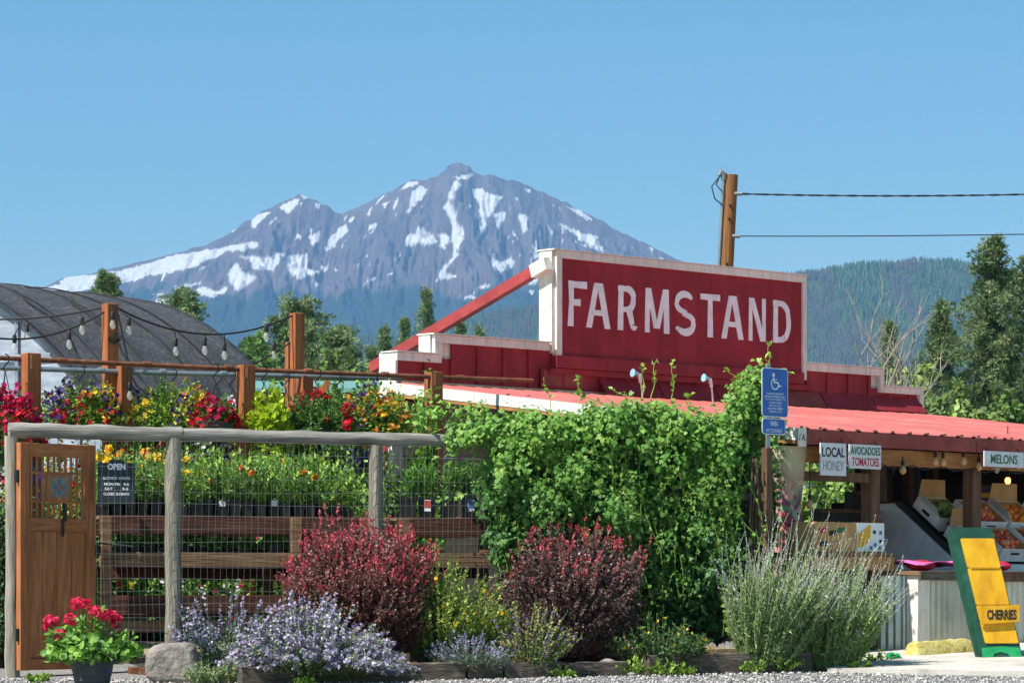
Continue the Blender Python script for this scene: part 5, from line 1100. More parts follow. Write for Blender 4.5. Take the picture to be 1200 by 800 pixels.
# ---- vine over the fence and sign post
rng = np.random.default_rng(400)
vc = fpos(720, .0); vine = plant('hop_vine', 'dense green hop vine swallowing the fence and climbing the sign post', 'vine', (vc.x, vc.y, gz(vc.y)))
top = np.array([(478, 500), (500, 492), (530, 490), (560, 482), (600, 480), (640, 483), (675, 478), (705, 470), (740, 466), (770, 468), (800, 474), (830, 484), (852, 486), (868, 462), (880, 438), (895, 430), (905, 445), (915, 500)], float)
bot = np.array([(478, 525), (500, 535), (545, 600), (570, 650), (600, 700), (650, 725), (700, 735), (760, 752), (850, 752), (880, 700), (905, 640), (915, 560)], float)
ncl = 680; px = np.concatenate([rng.uniform(585, 900, ncl-84), rng.uniform(862, 906, 40), 600-np.abs(rng.normal(0, 32, 44))]); tt = np.interp(px, top[:, 0], top[:, 1])+np.where(px < 855, 17, 7); bb_ = np.interp(px, bot[:, 0], bot[:, 1])
py = tt+(bb_-tt)*rng.random(ncl)**1.1; py[:150] = tt[:150]+rng.uniform(0, 16, 150); py = np.where(px < 560, np.minimum(py, tt+rng.uniform(0, 18, ncl)), np.where(px < 590, tt+(bb_-tt)*rng.random(ncl)**1.8, py))
Df = np.array([fpos(float(x)).y for x in px]); rel = (py-tt)/np.maximum(bb_-tt, 1)
bulge = np.where(px < 545, .12, .40*np.sin(np.clip(rel, 0, 1)*np.pi*.8+.5))*(1+.8*np.sin(px*.075+1)*np.sin(py*.06)); Dc = Df-bulge*rng.uniform(.2, 1.0, ncl)-.05
thin = px > 860; Dc[thin] = Df[thin]-.02+rng.uniform(-.05, .18, thin.sum())
cl_ = np.stack([(px-600)/FPX*Dc, Dc, EYE+(690-py)/FPX*Dc], -1); ok = cl_[:, 2] > .2; cl_ = cl_[ok]; ncl = len(cl_)
per = 52; cr = rng.uniform(.07, .2, ncl)*np.where(px[ok] < 590, .6, 1); dd = rv(ncl*per); dd[:, 1] -= .25; dd[:, 2] += .25; dd = unit(dd)
pp_ = np.repeat(cl_, per, 0)+dd*np.repeat(cr, per)[:, None]*rng.uniform(.5, 1.05, (ncl*per, 1))
nn_ = unit(dd*.7+np.array([-.15, -.35, .55])+.5*rv(ncl*per)); ld = unit(np.cross(nn_, rv(ncl*per))+np.array([0, 0, -.45]))
age_shade = np.repeat(np.clip((rel[ok]-.22)*2.2, 0, 1)*rng.uniform(.6, 1, ncl), per)[:, None]  # older leaves and the vine's lower shade, both put into deeper green
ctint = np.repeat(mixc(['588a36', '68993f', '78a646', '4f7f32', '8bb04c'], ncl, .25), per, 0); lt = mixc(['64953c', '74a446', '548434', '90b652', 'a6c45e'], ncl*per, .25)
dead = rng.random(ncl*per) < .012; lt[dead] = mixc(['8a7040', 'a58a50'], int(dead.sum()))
lv = LV(); lv.fan(pp_, ld, nn_, VINE, rng.uniform(.115, .205, ncl*per)**2, (.55*ctint+.45*lt)*(1-age_shade)+age_shade*mixc(['34602f', '3f6d38', '2c5428', '4c7a40', '39663a'], ncl*per, .2), -.10); 
# thin fringe of young leaves round the rail end
nf = 34; fx = rng.uniform(486, 572, nf); fy = np.where(rng.random(nf) < .55, rng.uniform(478, 504, nf), rng.uniform(525, 600, nf)); fy = np.where((fy > 520) & (fx < 520), fy-75, fy); fD = np.array([fpos(float(x)).y for x in fx])+rng.uniform(.08, .25, nf)
fc = np.stack([(fx-600)/FPX*fD, fD, EYE+(690-fy)/FPX*fD], -1); k = nf*11; dd = rv(k); q = np.repeat(fc, 11, 0)+dd*rng.uniform(.02, .10, (k, 1)); nn2 = unit(dd*.5+np.array([-.15, -.35, .6])+.5*rv(k))
lv.fan(q, unit(np.cross(nn2, rv(k))+np.array([0, 0, -.4])), nn2, VINE, rng.uniform(.018, .042, k), mixc(['6f9f42', '86b04c', '5f8f3a', '9abf58'], k, .2), -.1)
# inner leaves fill the middle of the hedge, its shade put into darker greens
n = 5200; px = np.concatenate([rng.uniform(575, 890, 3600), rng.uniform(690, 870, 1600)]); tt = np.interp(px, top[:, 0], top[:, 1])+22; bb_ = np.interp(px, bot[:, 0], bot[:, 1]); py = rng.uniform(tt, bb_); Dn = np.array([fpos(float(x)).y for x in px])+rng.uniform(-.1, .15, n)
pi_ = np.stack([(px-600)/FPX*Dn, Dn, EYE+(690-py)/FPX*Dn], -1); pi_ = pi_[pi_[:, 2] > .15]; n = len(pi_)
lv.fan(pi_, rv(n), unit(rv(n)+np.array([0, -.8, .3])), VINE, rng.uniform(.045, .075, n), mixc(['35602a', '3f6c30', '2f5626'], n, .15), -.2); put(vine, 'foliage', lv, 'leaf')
# trailing strands in front
ns = 70; px = np.concatenate([rng.uniform(590, 880, 45), rng.uniform(700, 860, 25)]); y0 = rng.uniform(500, 640, ns); y1 = np.minimum(y0+rng.uniform(50, 190, ns), 745); k = 10; t = np.linspace(0, 1, k)
st_ = np.zeros((ns, k, 3))
for i in range(ns):
    D = fpos(float(px[i])).y-.25-.3*t*rng.uniform(.3, 1); x = px[i]+12*np.sin(t*rng.uniform(2, 5)+rng.uniform(0, 6))+rng.uniform(-25, 25)*t; y = y0[i]+(y1[i]-y0[i])*t
    st_[i] = np.stack([(x-600)/FPX*D, D, np.maximum(EYE+(690-y)/FPX*D, .14)], -1)
s = LV(); s.stems(st_, .004, .002, H('7f9a45')); lv = LV(); stem_leaves(lv, st_, 14, .055, .04, ['6f9a3c', '86ae4a', '5b8535', '9cbf58'], .05, 1., 1.1, .2)
# tendrils standing up over the top
tl = [(645, 478, 640, 446), (678, 474, 681, 442), (752, 468, 757, 428), (762, 468, 772, 420), (786, 472, 792, 420), (700, 470, 665, 458), (735, 468, 720, 455), (800, 476, 812, 462), (898, 432, 905, 402), (903, 432, 928, 436), (870, 450, 851, 430), (545, 488, 522, 470), (500, 495, 492, 478), (560, 486, 572, 470)]
tp_ = np.zeros((len(tl), 8, 3)); t = np.linspace(0, 1, 8)
for i, (xa, ya, xb, yb) in enumerate(tl):
    D = fpos(xa).y-.1; x = xa+(xb-xa)*t+5*np.sin(t*6)*t; y = ya+(yb-ya)*t; tp_[i] = np.stack([(x-600)/FPX*D, D+0*t, EYE+(690-y)/FPX*D], -1)
s.stems(tp_, .005, .0025, H('9aa84c')); stem_leaves(lv, tp_, 9, .05, .035, ['8fb24a', 'a3c058', '7ba03f'], .15, 1., 1.0, .2); put(vine, 'stems', s, 'stem'); put(vine, 'shoots', lv, 'leaf')
tk = MB()
for i in range(5):
    p0 = sp+V*(.12)+U*(-.12+.02*i); tk.tube([p0+Z*.1+U*.03*math.sin(j*1.1+i)+V*.02*math.cos(j+i) if j == 0 else p0+Z*(.1+.25*j)+U*.03*math.sin(j*1.1+i)+V*.02*math.cos(j+i) for j in range(8)], [.016-.0012*j for j in range(8)], 7)
part('trunk', tk, M['bark'], vine)

# ================================================================== PLANT BENCHES AND POTS
def bench(label, pxa, pxb, ztop, extra=True):
    a = fpos(pxa, .40); b = fpos(pxb, .40); L = (b-a).length; o = Vector((a.x, a.y, 0)); g = gz(a.y)
    r = thing('plant_bench', label, 'bench', o+Z*g)
    def bb(nm, lo, hi, m): return part(nm, MB().lo(lo, hi, o, RF), M[m], r, False, bevel=.004)
    for i in range(7): bb('shelf_slat', (0, .05+i*.145, ztop-.03), (L, .05+i*.145+.12, ztop), 'bench')
    bb('front_rail', (0, 0, ztop-.15), (L, .04, ztop-.002), 'benchr'); bb('back_rail', (0, 1.08, ztop-.15), (L, 1.12, ztop-.04), 'benchr')
    for i in range(6): bb('mid_slat', (.09, .06+i*.16, .98), (L-.09, .06+i*.16+.13, 1.0), 'bench')
    bb('mid_rail', (0, .0, .93), (L, .04, 1.05), 'bench'); bb('low_rail', (0, .0, .40), (L, .04, .50), 'bench')
    for i in range(5): bb('low_slat', (.09, .06+i*.2, .52+.002*i), (L-.09, .06+i*.2+.16, .545+.002*i), 'benchr')
    bb('low_front', (.09, .05, .55), (L-.09, .08, .70), 'benchr'); bb('back_board', (.09, 1.05, .84), (L-.09, 1.078, .95), 'benchr')
    for x in ((0, .70*L, L-.085) if extra else (0, L-.085)):
        for y in (-.03, 1.04): bb('leg', (x, y-.06, g-.02), (x+.085, y-.002, ztop-.16 if y > 0 else ztop-.01), 'bench')
    return r, o, L
ZT = 1.35
bn1, o1, L1 = bench('long wooden plant bench full of potted seedlings behind the wire fence', 117, 432, ZT)
bn2, o2, L2 = bench('short wooden plant bench with tall black pots by the vine', 466, 612, ZT, False)
def sqpot(c, w0, w1, h): 
    mb = MB(); vs = []
    for z, w_ in ((0, w0), (h*.82, w1*.96), (h*.82, w1), (h, w1), (h, w1*.88), (h*.85, w1*.86)):
        vs += [Vector(c)+Vector((a*w_/2, b*w_/2, z)) for a, b in ((-1, -1), (1, -1), (1, 1), (-1, 1))]
    return mb.add(vs, [(i*4+k, i*4+(k+1) % 4, i*4+4+(k+1) % 4, i*4+4+k) for i in range(5) for k in range(4)]+[(3, 2, 1, 0), (20, 21, 22, 23)])
def proto(label, group, seed, h, nst, cols, L, W, m, fl=None, pot=(.075, .095, .10), tagc=None, spread=.5, loc=(0, 0, 0)):
    global rng; rng = np.random.default_rng(seed); r = plant('potted_plant', label, 'potted plant', loc, group); l = N3(loc)
    part('pot', sqpot(loc, *pot), M['black'], r, False)
    p = paths(nst, l+[0, 0, pot[2]*.85], pot[1]*.3, h, spread, .08, k=6); s = LV(); s.stems(p, .003, .0015, H('6a8440')); put(r, 'stems', s, 'stem')
    lv = LV(); stem_leaves(lv, p, m, L, W, cols, .1, 1., .9, .25); put(r, 'foliage', lv, 'leaf')
    if fl:
        for j in range(fl[2]):
            f = LV(); tips(f, p[j:j+1], fl[3], fl[4], fl[1], fl[0], .985, 1.0, ROUND, .8); put(r, 'flower_head', f, 'flower')
    if tagc: part('plant_tag', MB().box(Vector(loc)+Vector((.0, -pot[1]*.52, pot[2]*.8)), (.05, .003, .035)), M[tagc], r, False)
    return r
lg = ['719e44', '86b052', '5c883a', '9cc266', 'aed078']
PR = [proto('leafy green seedling in small black pot on the long bench', 'green seedlings on the long bench', 501, .36, 11, lg, .06, .019, 20),
      proto('bushy yellow-green seedling in small black pot on the long bench', 'yellow-green seedlings on the long bench', 502, .33, 11, ['84ac3e', '98bd4c', '6f9a36', 'abca60'], .055, .024, 20),
      proto('green seedling with white tag in small black pot on the long bench', 'tagged seedlings on the long bench', 503, .35, 11, lg, .065, .018, 20, None, tagc='paper'),
      proto('yellow-flowered marigold in small black pot on the long bench', 'yellow marigolds on the long bench', 504, .36, 10, lg, .05, .02, 20, (['e9b91c', 'f0cc34'], .014, 3, 14, .018)),
      proto('orange-flowered marigold in small black pot on the long bench', 'orange marigolds on the long bench', 505, .35, 10, lg, .05, .02, 20, (['e0761c', 'e98a2a'], .013, 2, 14, .016))]
used = [False]*len(PR); random.seed(77)
def place(i, loc, rz=None):
    o = PR[i] if not used[i] else copy_tree(PR[i]); used[i] = True; o.location = loc; o.rotation_euler = (0, 0, random.uniform(-.25, .25) if rz is None else rz); s_ = random.choice((.68, .8, .9, 1.0, 1.08, 1.2, 1.35))*random.uniform(.95, 1.05); o.scale = (1, 1, s_); return o
n1 = int(L1/.108)
for row in range(3):
    for i in range(n1):
        x = .06+i*.108+.02*(row % 2); f = i/n1
        kk = random.choices(range(5), [5, 4, 2 if row == 0 else 0, 4 if f < .45 else .6, 1.6 if f < .5 else .5])[0]
        place(kk, o1+FD*x+FN*(.12+row*.13)+Z*(ZT+.001))
# taller marigolds behind the OPEN sign, plants on the middle shelf
for i, (px, py, c_, lb) in enumerate(((128, 517, ['f0bd1a', 'f4cf3a'], 'tall marigold with big yellow heads above the OPEN sign'), (152, 520, ['e57b1f', 'ee9434'], 'tall marigold with orange heads right of the OPEN sign'), (174, 527, ['efbd22', 'f3d04a'], 'tall yellow marigold near the fence post'))):
    c = fpos(px, .75); c.z = ZT+.001; proto(lb, None, 520+i, EYE+(690-py)/FPX*c.y-ZT-.14, 13, lg, .055, .022, 20, (c_, .02, 6, 18, .028), (.10, .13, .13), loc=c)
PR2 = proto('shaded green starter plant in black pot on the middle shelf', 'starter plants on the middle shelf', 530, .13, 12, ['5a8a34', '6f9c40', '47702c'], .05, .03, 14, None, (.09, .11, .10), spread=1.1, loc=o1+FD*.2+FN*.2+Z*1.002)
for i in range(1, int((L1-.3)/.13)):
    o = copy_tree(PR2); o.location = o1+FD*(.2+i*.13)+FN*.2+Z*1.002; o.rotation_euler = (0, 0, random.uniform(0, 6)); o.scale = (1, 1, random.uniform(.7, 1.2))
# black lily pots on the second bench
for i, (px, tg_) in enumerate(((478, None), (500, 'pinktag'), (526, None), (551, 'bluetag'), (577, None), (600, None))):
    c = fpos(px, .55); c.z = ZT+.001
    r = proto(('lily with slim upright leaves in black pot on the short bench', 'lily pot with pink picture tag on the short bench', 'lily pot between the two picture-tagged pots', 'lily pot with blue picture tag on the short bench', 'lily pot half behind the hanging vine', 'lily pot at the vine end of the short bench')[i], None, 540+i, .34, 9, ['5d8e38', '74a248', '4b7a30'], .085, .014, 34, None, (.13, .155, .17), loc=c, spread=.25)
    if tg_:
        tg0 = c+Vector((.01, -.105, .10)); part('picture_tag', MB().box(tg0, (.055, .004, .095)), M['paper'], r, False); part('tag_print', MB().box(tg0+Vector((0, -.0035, .012)), (.048, .003, .06)), M['inkred' if i == 1 else 'blue'], r, False)

# ================================================================== HANGING BASKETS
def basket(label, px, py, D, rx, h, leafc, flsets, seed, trail=.0, nst=420, zpipe=None, L=.04, W=.022):
    """px,py: middle of the flower mass"""
    global rng; rng = np.random.default_rng(seed); py = py-7; h = h*1.12; rx = rx*1.16; c = P(px, py, D); base = c-Z*(h*.42); r = plant('hanging_basket', label, 'hanging basket', base)
    part('bowl', MB().lathe([(.07, -.02), (.11, .0), (.15, .10), (.155, .12), (.14, .12)], base, 16), M['pot'], r)
    p, up = dome(base+Z*.06, rx, rx*.9, h*.85, nst, 6, .12)
    dn = rng.random(nst) < .4; p[dn, :, 2] -= (trail+.06)*np.linspace(0, 1, 6)[None]**2*rng.uniform(.3, 1.2, (dn.sum(), 1))
    s = LV(); s.stems(p[::4], .004, .0015, H('6a8440')); put(r, 'stems', s, 'stem')
    lv = LV(); stem_leaves(lv, p, 13, L, W, leafc, .35, 1., .9, .25); put(r, 'foliage', lv, 'leaf')
    f = LV(); a0 = 0
    ang = np.arctan2(p[:, -1, 2]-c.z, p[:, -1, 0]-c.x)
    for cols, frac, size, m, rad in flsets:
        # flowers of a colour keep together in patches
        cen = p[rng.integers(0, nst, 4), -1]; dist = np.min(np.linalg.norm(p[:, -1][:, None]-cen[None], axis=-1), 1); sel = np.argsort(dist+.35*rx*rng.random(nst)*2)[:int(nst*frac)]
        tips(f, p[sel], m, rad, size, cols, .94, 1.0, STAR5, .35)
    put(r, 'flowers', f, 'flower')
    if zpipe:
        top_ = Vector((c.x, c.y, zpipe)); hk = part('hook', MB().tube([top_+Z*.028, top_+Vector((.03, 0, .01)), top_+Vector((.03, 0, -.04)), top_+Vector((0, 0, -.07)), top_+Vector((-.02, 0, -.10)), top_+Vector((0, 0, -.13)), top_+Vector((.02, 0, -.11))], .006, 6), M['hook'], r)
        for a in (0, 2.1, 4.2): part('hanger', MB().tube([top_-Z*.12, base+Vector((.15*math.cos(a), .15*math.sin(a), .12))], .004, 5), M['hook'], r)
    return r
pu = ['4a2a7e', '3a2370', '5b3a95']; mg = ['c01a5a', 'd4307a', 'b0184a']; rd = ['c0182c', 'a81028', 'd0283a']; ye = ['e8c52e', 'f0d658', 'dcb024']; wh_ = ['e6e2e6', 'd4cfe0']; og_ = ['e0913a', 'e8a94e', 'd67f2c']
gy = ['6f9438', '84a848', '9cbc5a', '5a7d30']
def dfr(px): return float(DF(px))
def dbk(px): return float(DBk(px))
basket('trailing basket of magenta, red and violet petunias behind the gate', 6, 512, dfr(6), .30, .60, ['4d7030', '5f8540', '71944a'], [(mg, .5, .030, 2, .03), (rd, .5, .030, 2, .03), (['5a3ab0', '6a4cc0'], .25, .028, 2, .02)], 601, .45, zpipe=ZP)
basket('basket of yellow, purple and pink flowers near the tall cedar post', 95, 489, dbk(95), .36, .46, gy, [(ye, .30, .022, 2, .02), (pu, .30, .027, 2, .02), (rd, .10, .030, 2, .02), (mg, .10, .03, 2, .02)], 602, .1, zpipe=ZP)
basket('basket of yellow and purple flowers in front of the shade cloth', 203, 489, dbk(203), .37, .44, gy, [(ye, .38, .023, 2, .02), (pu, .2, .024, 2, .02), (og_, .1, .02, 2, .02)], 603, .1, zpipe=ZP)
basket('small basket of red petunias tucked beside the middle cedar post', 252, 498, dfr(250), .17, .30, ['56793a', '6a8f48'], [(rd, .6, .03, 2, .025), (mg, .2, .03, 2, .02)], 604, .1, 240, zpipe=ZP)
basket('basket of white and lilac flowers behind the middle cedar post', 272, 505, dbk(272), .24, .46, ['6d8a58', '7f9c66'], [(wh_, .5, .02, 3, .03), (['9a5ab0', 'a86cc0'], .25, .022, 2, .03)], 605, .25, 300, zpipe=ZP)
basket('basket of lime-yellow leaves without flowers beside the red geraniums', 309, 505, dfr(312), .22, .46, ['b2c832', 'c3d545', '9dba2e', 'd0dc58'], [(pu, .04, .02, 1, .01)], 606, .45, 320, zpipe=ZP, L=.07, W=.05)
basket('basket of bright red geraniums under the rusty pipe', 372, 500, dfr(372), .37, .42, ['557c38', '67904a', '456a2e'], [(['c4142a', 'd4203a', 'b01024'], .12, .02, 16, .032)], 607, .1, 380, zpipe=ZP)
basket('basket of orange and yellow calibrachoa beside the last cedar post', 438, 496, dfr(438), .34, .50, gy, [(og_, .35, .022, 2, .02), (ye, .2, .02, 2, .02), (rd, .10, .022, 2, .02), (pu, .1, .022, 2, .02)], 608, .1, zpipe=ZP)
basket('low basket of violet-blue petunias below the log rail', 396, 546, dbk(396), .34, .36, ['57803e', '6a914a'], [(['4a3fa8', '5b50bb', '6a60c8'], .3, .034, 2, .02), (pu, .1, .03, 2, .02)], 609, .1, 340, zpipe=ZP)
basket('low basket of white bacopa below the log rail near the fence post', 255, 545, dbk(262)+.3, .22, .34, ['6d8a58', '7f9c66'], [(wh_, .6, .016, 3, .03)], 610, .1, 280, zpipe=ZP)
basket('low basket of trailing lime-green leaves behind the middle cedar post', 335, 545, dbk(330), .25, .40, ['8fb23a', 'a2c24a', '7da035'], [(mg, .03, .03, 1, .01)], 611, .25, 280, zpipe=ZP, L=.075, W=.05)
basket('low basket of mixed flowers behind the OPEN sign', 190, 535, dbk(190)+.2, .36, .34, gy, [(ye, .15, .022, 2, .02), (['d8735a', 'c8506a'], .15, .022, 2, .02)], 612, .1, 320, zpipe=ZP)
for i, (px, tp_y, cols_, lb) in enumerate(((30, 530, ye, 'yellow-flowered plant seen over the open gate'), (75, 522, og_, 'orange-flowered plant behind the gate window'), (120, 515, rd, 'red-flowered plant behind the OPEN sign'), (165, 520, ye, 'yellow-flowered plant behind the tall marigolds'), (222, 518, wh_, 'white-flowered plant behind the log post'), (290, 528, mg, 'pink-flowered plant at the foot of the middle cedar post'), (345, 530, ye, 'pale yellow-flowered plant behind the long bench'), (420, 530, pu, 'purple-flowered plant behind the second log post'))):
    bush('border_plant', lb, px, 28.0, .8, tp_y-6, lg, 340, 20, .06, .03, 640+i, cat='plant', fl=(cols_, .024, .45, 2))
# climbing plants on the far trellis
for i, (px, top_, w_, lb) in enumerate(((322, 440, .42, 'climbing green plant left of the short braced post'), (385, 438, .5, 'leafy climber right of the short braced post'), (425, 440, .5, 'leafy climber in front of the white parapet end'), (496, 470, .4, 'leafy shoots round the last cedar post'))):
    bush('climbing_plant', lb, px, 30.2 if i < 3 else 28.3, w_, top_, ['6a9a35', '7fae44', '95bf52', '568530'], 260, 18, .075, .05, 620+i, cat='climber')

# ================================================================== GERANIUM POT BY THE GATE
rng = np.random.default_rng(700); c = P(108, 0, 22.85); c.z = gz(22.85)
gp_ = plant('geranium_planter', 'grey ribbed planter of pink-red geraniums in front of the gate', 'planter', c)
part('pot', MB().lathe([(.11, 0), (.125, .02), (.128, .05), (.135, .055), (.138, .09), (.143, .095), (.147, .13), (.152, .135), (.157, .18), (.165, .185), (.168, .22), (.15, .22), (.145, .19)], c, 28), M['pot'], gp_)
p = paths(190, c+Z*.19, .11, .46, 1.5, .55, k=7); s = LV(); s.stems(p, .005, .002, H('6f8c3c')); lv = LV(); n_, m_ = len(p), 7
pt, tg_ = on_path(p, rng.uniform(.3, 1, (n_, m_))); k = len(pt); lv.fan(pt+.03*rv(k), rv(k), unit(rv(k)*.7+np.array([-.2, -.35, .8])), ROUND, rng.uniform(.022, .036, k), mixc(['6b9a3c', '80ad4a', '588434', '98bf5a'], k, .2), .35)
# trailing petunias at the right
p2 = paths(70, c+Z*.2+U*.08, .06, .34, .9, .5, (.9, -.2, 0), 7); s.stems(p2, .003, .0015, H('8aa05a')); stem_leaves(lv, p2, 16, .035, .016, ['93a85c', 'a6b96e', '7f964c'], .2, 1.)
put(gp_, 'stems', s, 'stem'); put(gp_, 'foliage', lv, 'leaf'); f = LV()
hd = [(59, 733), (69, 743), (56, 727), (76, 741), (82, 725), (104, 745), (92, 705), (101, 707), (88, 706), (117, 721), (124, 720), (136, 728), (99, 762), (112, 716), (132, 722), (64, 728), (78, 746)]
hc_ = np.array([tuple(P(x, y, 22.85-rng.uniform(.0, .2))) for x, y in hd])
for h_ in hc_:
    q = np.repeat(h_[None], 36, 0); k = 36; dn_ = rv(k); g_ = LV(); g_.fan(q+dn_*.042*rng.uniform(.6, 1.1, (k, 1)), rv(k), unit(dn_+np.array([0, -.2, .2])), STAR5, rng.uniform(.015, .022, k), mixc(['d8265c', 'e8406e', 'c81a4c', 'e03a50'], k, .12), .2); put(gp_, 'flower_head', g_, 'flower')
pd = [(112, 768), (128, 767), (134, 774), (128, 786), (118, 760), (109, 778), (137, 765)]; q = np.array([tuple(P(x, y, 22.65)) for x, y in pd]); f.fan(q, rv(len(q)), cbc((0, -1, .2), len(q)), STAR5, .02, mixc(['7a5ab0', '6a4aa0'], len(q)), .15, H('2a1a50')); put(gp_, 'flowers', f, 'flower')
hs2 = np.stack([np.linspace(N3(c+Z*.25), h_, 6) for h_ in hc_]); s = LV(); s.stems(hs2, .004, .003, H('7a9a48')); put(gp_, 'flower_stalks', s, 'stem')

# ================================================================== TREES
def pine(label, px, top_, D, R_, seed, cols, z_low=.12, nl=70, tuft=9, nd=16, dens=1.0, sz=.24, round_=False, name='pine_tree', group=None):
    global rng; rng = np.random.default_rng(seed); c = P(px, 0, D); c.z = gz(D); Ht = EYE+(690-top_)/FPX*D-c.z; r = plant(name, label, 'tree', c, group)
    mb = MB().tube([c+Vector((0, 0, Ht*i/8))+Vector((.05*math.sin(i*1.3+seed), 0, 0)) for i in range(9)], [.018*Ht*(1-i/8.6)+.01 for i in range(9)], 8)
    P0 = []; 
    for i in range(nl):
        f = z_low+(1-z_low)*((i+.5)/nl)**.9; z = Ht*f; g = (f-z_low)/(1-z_low)
        if round_: ln_ = R_*(.25+1.0*math.sin(math.pi*min(1, .18+.82*g))**.8)*rng.uniform(.7, 1.15)
        else: ln_ = R_*((1-g)**(1.0 if name == 'fir_tree' else .75)*1.0+.06)*rng.uniform(.6, 1.2)*(.75+.25*math.sin(i*2.1))
        a = i*2.4+rng.uniform(-.5, .5); rise = rng.uniform(-.05, .35)+g*.5
        e = c+Vector((math.cos(a)*ln_, math.sin(a)*ln_, z+rise*ln_)); b = c+Z*z; m_ = (b+e)/2-Z*.08*ln_; mb.tube([b, m_, e], [.02+.03*(1-g), .02, .008], 5); 
        nt_ = max(3, int(tuft*1.4*ln_/R_+2)); 
        for t in np.linspace(.3, 1.0, nt_): P0.append(N3(b)*(1-t)**2+2*N3(m_)*t*(1-t)+N3(e)*t*t+rng.normal(0, .07*ln_+.06, 3))
    for i in range(8): P0.append(N3(c+Z*(Ht*(1-.012*i)))+rng.normal(0, .08, 3))
    part('trunk', mb, M['bark'], r); P0 = np.array(P0); n = len(P0); per = int(nd*2.6); lv = LV(); q = np.repeat(P0, per, 0); k = len(q); d = unit(rv(k)+np.array([0, 0, .3]))
    tc_ = np.repeat(mixc(cols, n, .25), per, 0); lv.leaf(q+d*.06, d, rv(k), sz*.72*rng.uniform(.7, 1.2, k), sz*.13, tc_*(1+rng.uniform(-.2, .2, (k, 1))), .1)
    put(r, 'crown', lv, 'needle'); return r
pc1 = ['5a7046', '6a8056', '4c623c', '7c8c60', '8a9668']; pc2 = ['6f8558', '809566', '5f774c', '92a070']
pine('tall dark pine with dense crown right of the red roof', 1162, 283, 95, 3.0, 801, pc1, .05, 150, 13, 22)
pine('second tall pine partly beyond the big pine', 1208, 303, 99, 3.0, 802, pc1, .05, 150, 13, 22)
pine('shorter round-topped pine between bare tree and tall pines', 1104, 358, 100, 2.0, 803, pc1, .15, 100, 11, 20, round_=False)
pine('slim pine behind the bare-branched tree', 1042, 380, 108, 1.15, 804, pc2, .1, 70, 8, 18)
pine('small pine tip showing over the greenhouse ridge', 124, 324, 130, .5, 805, pc2, .80, 26, 7, 20, round_=True, sz=.28); pine('pine with side branch over the sloping greenhouse roof', 216, 345, 120, .7, 806, pc2, .78, 26, 7, 20, round_=True, sz=.28)
pine('broad pine behind the tall lamp post', 348, 360, 92, 1.0, 807, pc2, .5, 46, 8, 20, round_=True); pine('lower spreading pine right of the tall lamp post', 395, 388, 90, .75, 808, pc2, .5, 40, 8, 20, round_=True); pine('low pale pine beside the greenhouse end of the trees', 298, 400, 90, .5, 809, ['6f8f52', '82a060', '5d7c45'], .5, 40, 8, 20, round_=True)
fr_c = ['748a62', '869a70', '647c56', '96a67c']
for i, (px, ty, R_, lb) in enumerate(((500, 343, 1.7, 'tallest fir behind the red brace'), (450, 386, 1.0, 'small fir beside the white parapet end'), (474, 375, 1.0, 'slim fir between small fir and tallest fir'), (540, 378, .8, 'little fir tip under the red brace'), (434, 408, 1.0, 'lowest fir above the shed roof'), (562, 388, .7, 'tiny fir tip just above the stepped parapet'))): pine(lb, px, ty, 130, R_, 820+i, fr_c, .58, 90, 7, 16, sz=.22, name='fir_tree')
def broadleaf(label, px, top_, D, R_, seed, cols, ncl=110, per=60, sz=.13, low=.25, name='broadleaf_tree'):
    global rng; rng = np.random.default_rng(seed); c = P(px, 0, D); c.z = gz(D); Ht = EYE+(690-top_)/FPX*D-c.z; r = plant(name, label, 'tree', c)
    mb = MB().tube([c, c+Z*Ht*.35, c+Z*Ht*.7], [.03*Ht*.7, .018*Ht, .008*Ht], 8); e = unit(rng.normal(size=(ncl, 3))); rad = rng.uniform(.45, 1.0, ncl)[:, None]
    q = N3(c)+np.array([0, 0, Ht*(.5+low/2)])+e*rad*np.array([R_, R_, Ht*(.5-low/2)]); q += rng.normal(0, .12*R_, q.shape)
    for i in range(0, ncl, 6): mb.tube([c+Z*Ht*rng.uniform(.2, .6), (c+Z*Ht*.5+Vector(q[i]))/2, Vector(q[i])], [.012*Ht, .007*Ht, .002*Ht], 5)
    part('trunk', mb, M['bark'], r); k = ncl*per; d = rv(k); lv = LV(); pp = np.repeat(q, per, 0)+d*rng.uniform(.3, 1, (k, 1))*R_*.24
    lv.fan(pp, rv(k), unit(d+np.array([-.3, -.3, .6])), OVAL, sz*rng.uniform(.7, 1.2, k), np.repeat(mixc(cols, ncl, .2), per, 0)*(1+rng.uniform(-.2, .2, (k, 1))), -.1); put(r, 'crown', lv, 'leaf'); return r
yg = ['7f9448', '93a556', '6d8440', 'a5b36a']
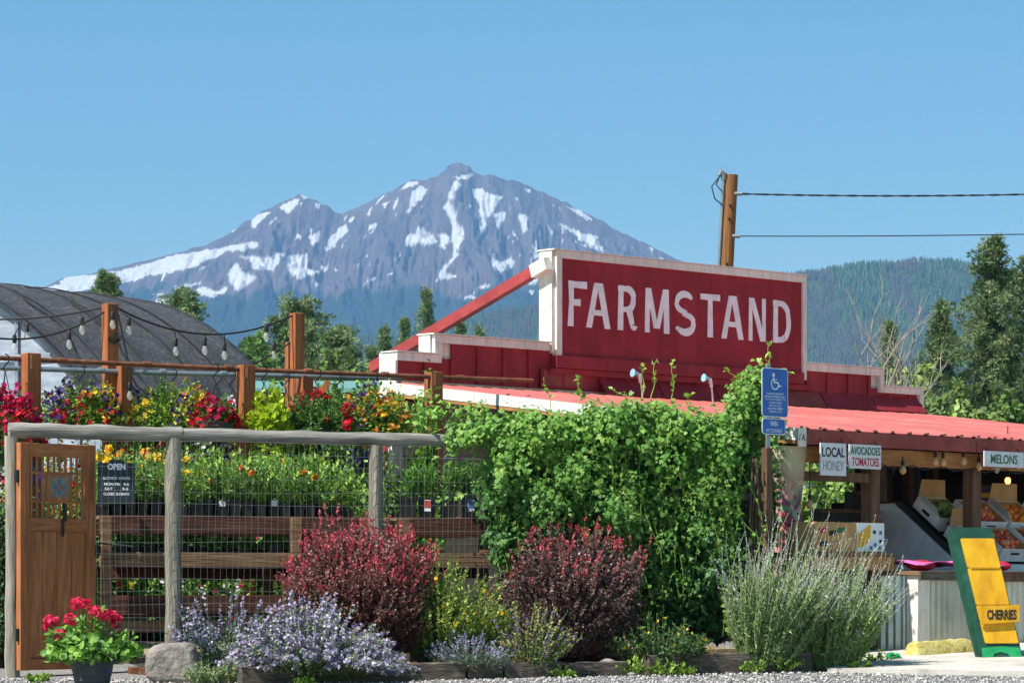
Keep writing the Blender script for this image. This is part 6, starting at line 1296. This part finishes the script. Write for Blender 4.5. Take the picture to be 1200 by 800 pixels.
broadleaf('yellow-green tree below the bare branches', 1062, 432, 66, 1.15, 840, yg); broadleaf('yellow-green tree at the foot of the tall pines', 1128, 448, 70, 1.2, 841, yg); broadleaf('olive-green tree right of the parapet end', 1095, 462, 62, .9, 842, ['6f8445', '84975a', '5d7339']); broadleaf('bright green tree at the right end of the roof', 1182, 455, 72, 1.2, 843, ['5f7f40', '72914e', '4f6d36'])
broadleaf('sunlit green tree glimpsed through the stall opening', 985, 520, 70, 1.6, 844, ['7f9a4a', '94ac5a', '6b863e'], 120, 60, .14, .1); broadleaf('sunlit hedge tree beyond the stall opening', 1010, 560, 68, 1.2, 845, ['7f9a4a', '94ac5a', '6b863e'], 80, 60, .13, .05)
# bare tree
random.seed(9); c = P(1038, 0, 60); c.z = gz(60); bt_ = plant('bare_tree', 'dead tree with pale leafless branches behind the roof', 'tree', c); tr_ = MB(); br_ = MB()
tr_.tube([c, c+Z*1.6, c+Z*2.9+Vector((.04, 0, 0))], [.14, .12, .10], 8); part('trunk', tr_, M['deadwood'], bt_)
def limb(p, d, L, r, dep):
    pts = [p]; q = p; dd_ = d.normalized()
    for i in range(4):
        dd_ = (dd_+Vector((random.uniform(-.22, .22), random.uniform(-.22, .22), random.uniform(-.1, .22)))).normalized(); q = q+dd_*L/4; pts.append(q)
    br_.tube(pts, [r, r*.85, r*.7, r*.6, r*.45], 5)
    if dep:
        for i in range(random.choice((2, 3, 3))):
            j = random.randint(1, 4); limb(pts[j], dd_+Vector((random.uniform(-.9, .9), random.uniform(-.6, .6), random.uniform(-.1, .5))), L*random.uniform(.45, .7), r*.55, dep-1)
for dx, dz_, L in ((-1.15, .85, 2.2), (-.75, 1.0, 2.1), (-.3, 1.2, 2.5), (.0, 1.3, 2.6), (.25, 1.2, 2.5), (.5, .9, 2.0), (-.9, .6, 1.6), (.75, .75, 1.6)): limb(c+Z*random.uniform(2.2, 2.9), Vector((dx, random.uniform(-.3, .3), dz_)), L*.85, .04, 3)
part('branches', br_, M['deadwood'], bt_)
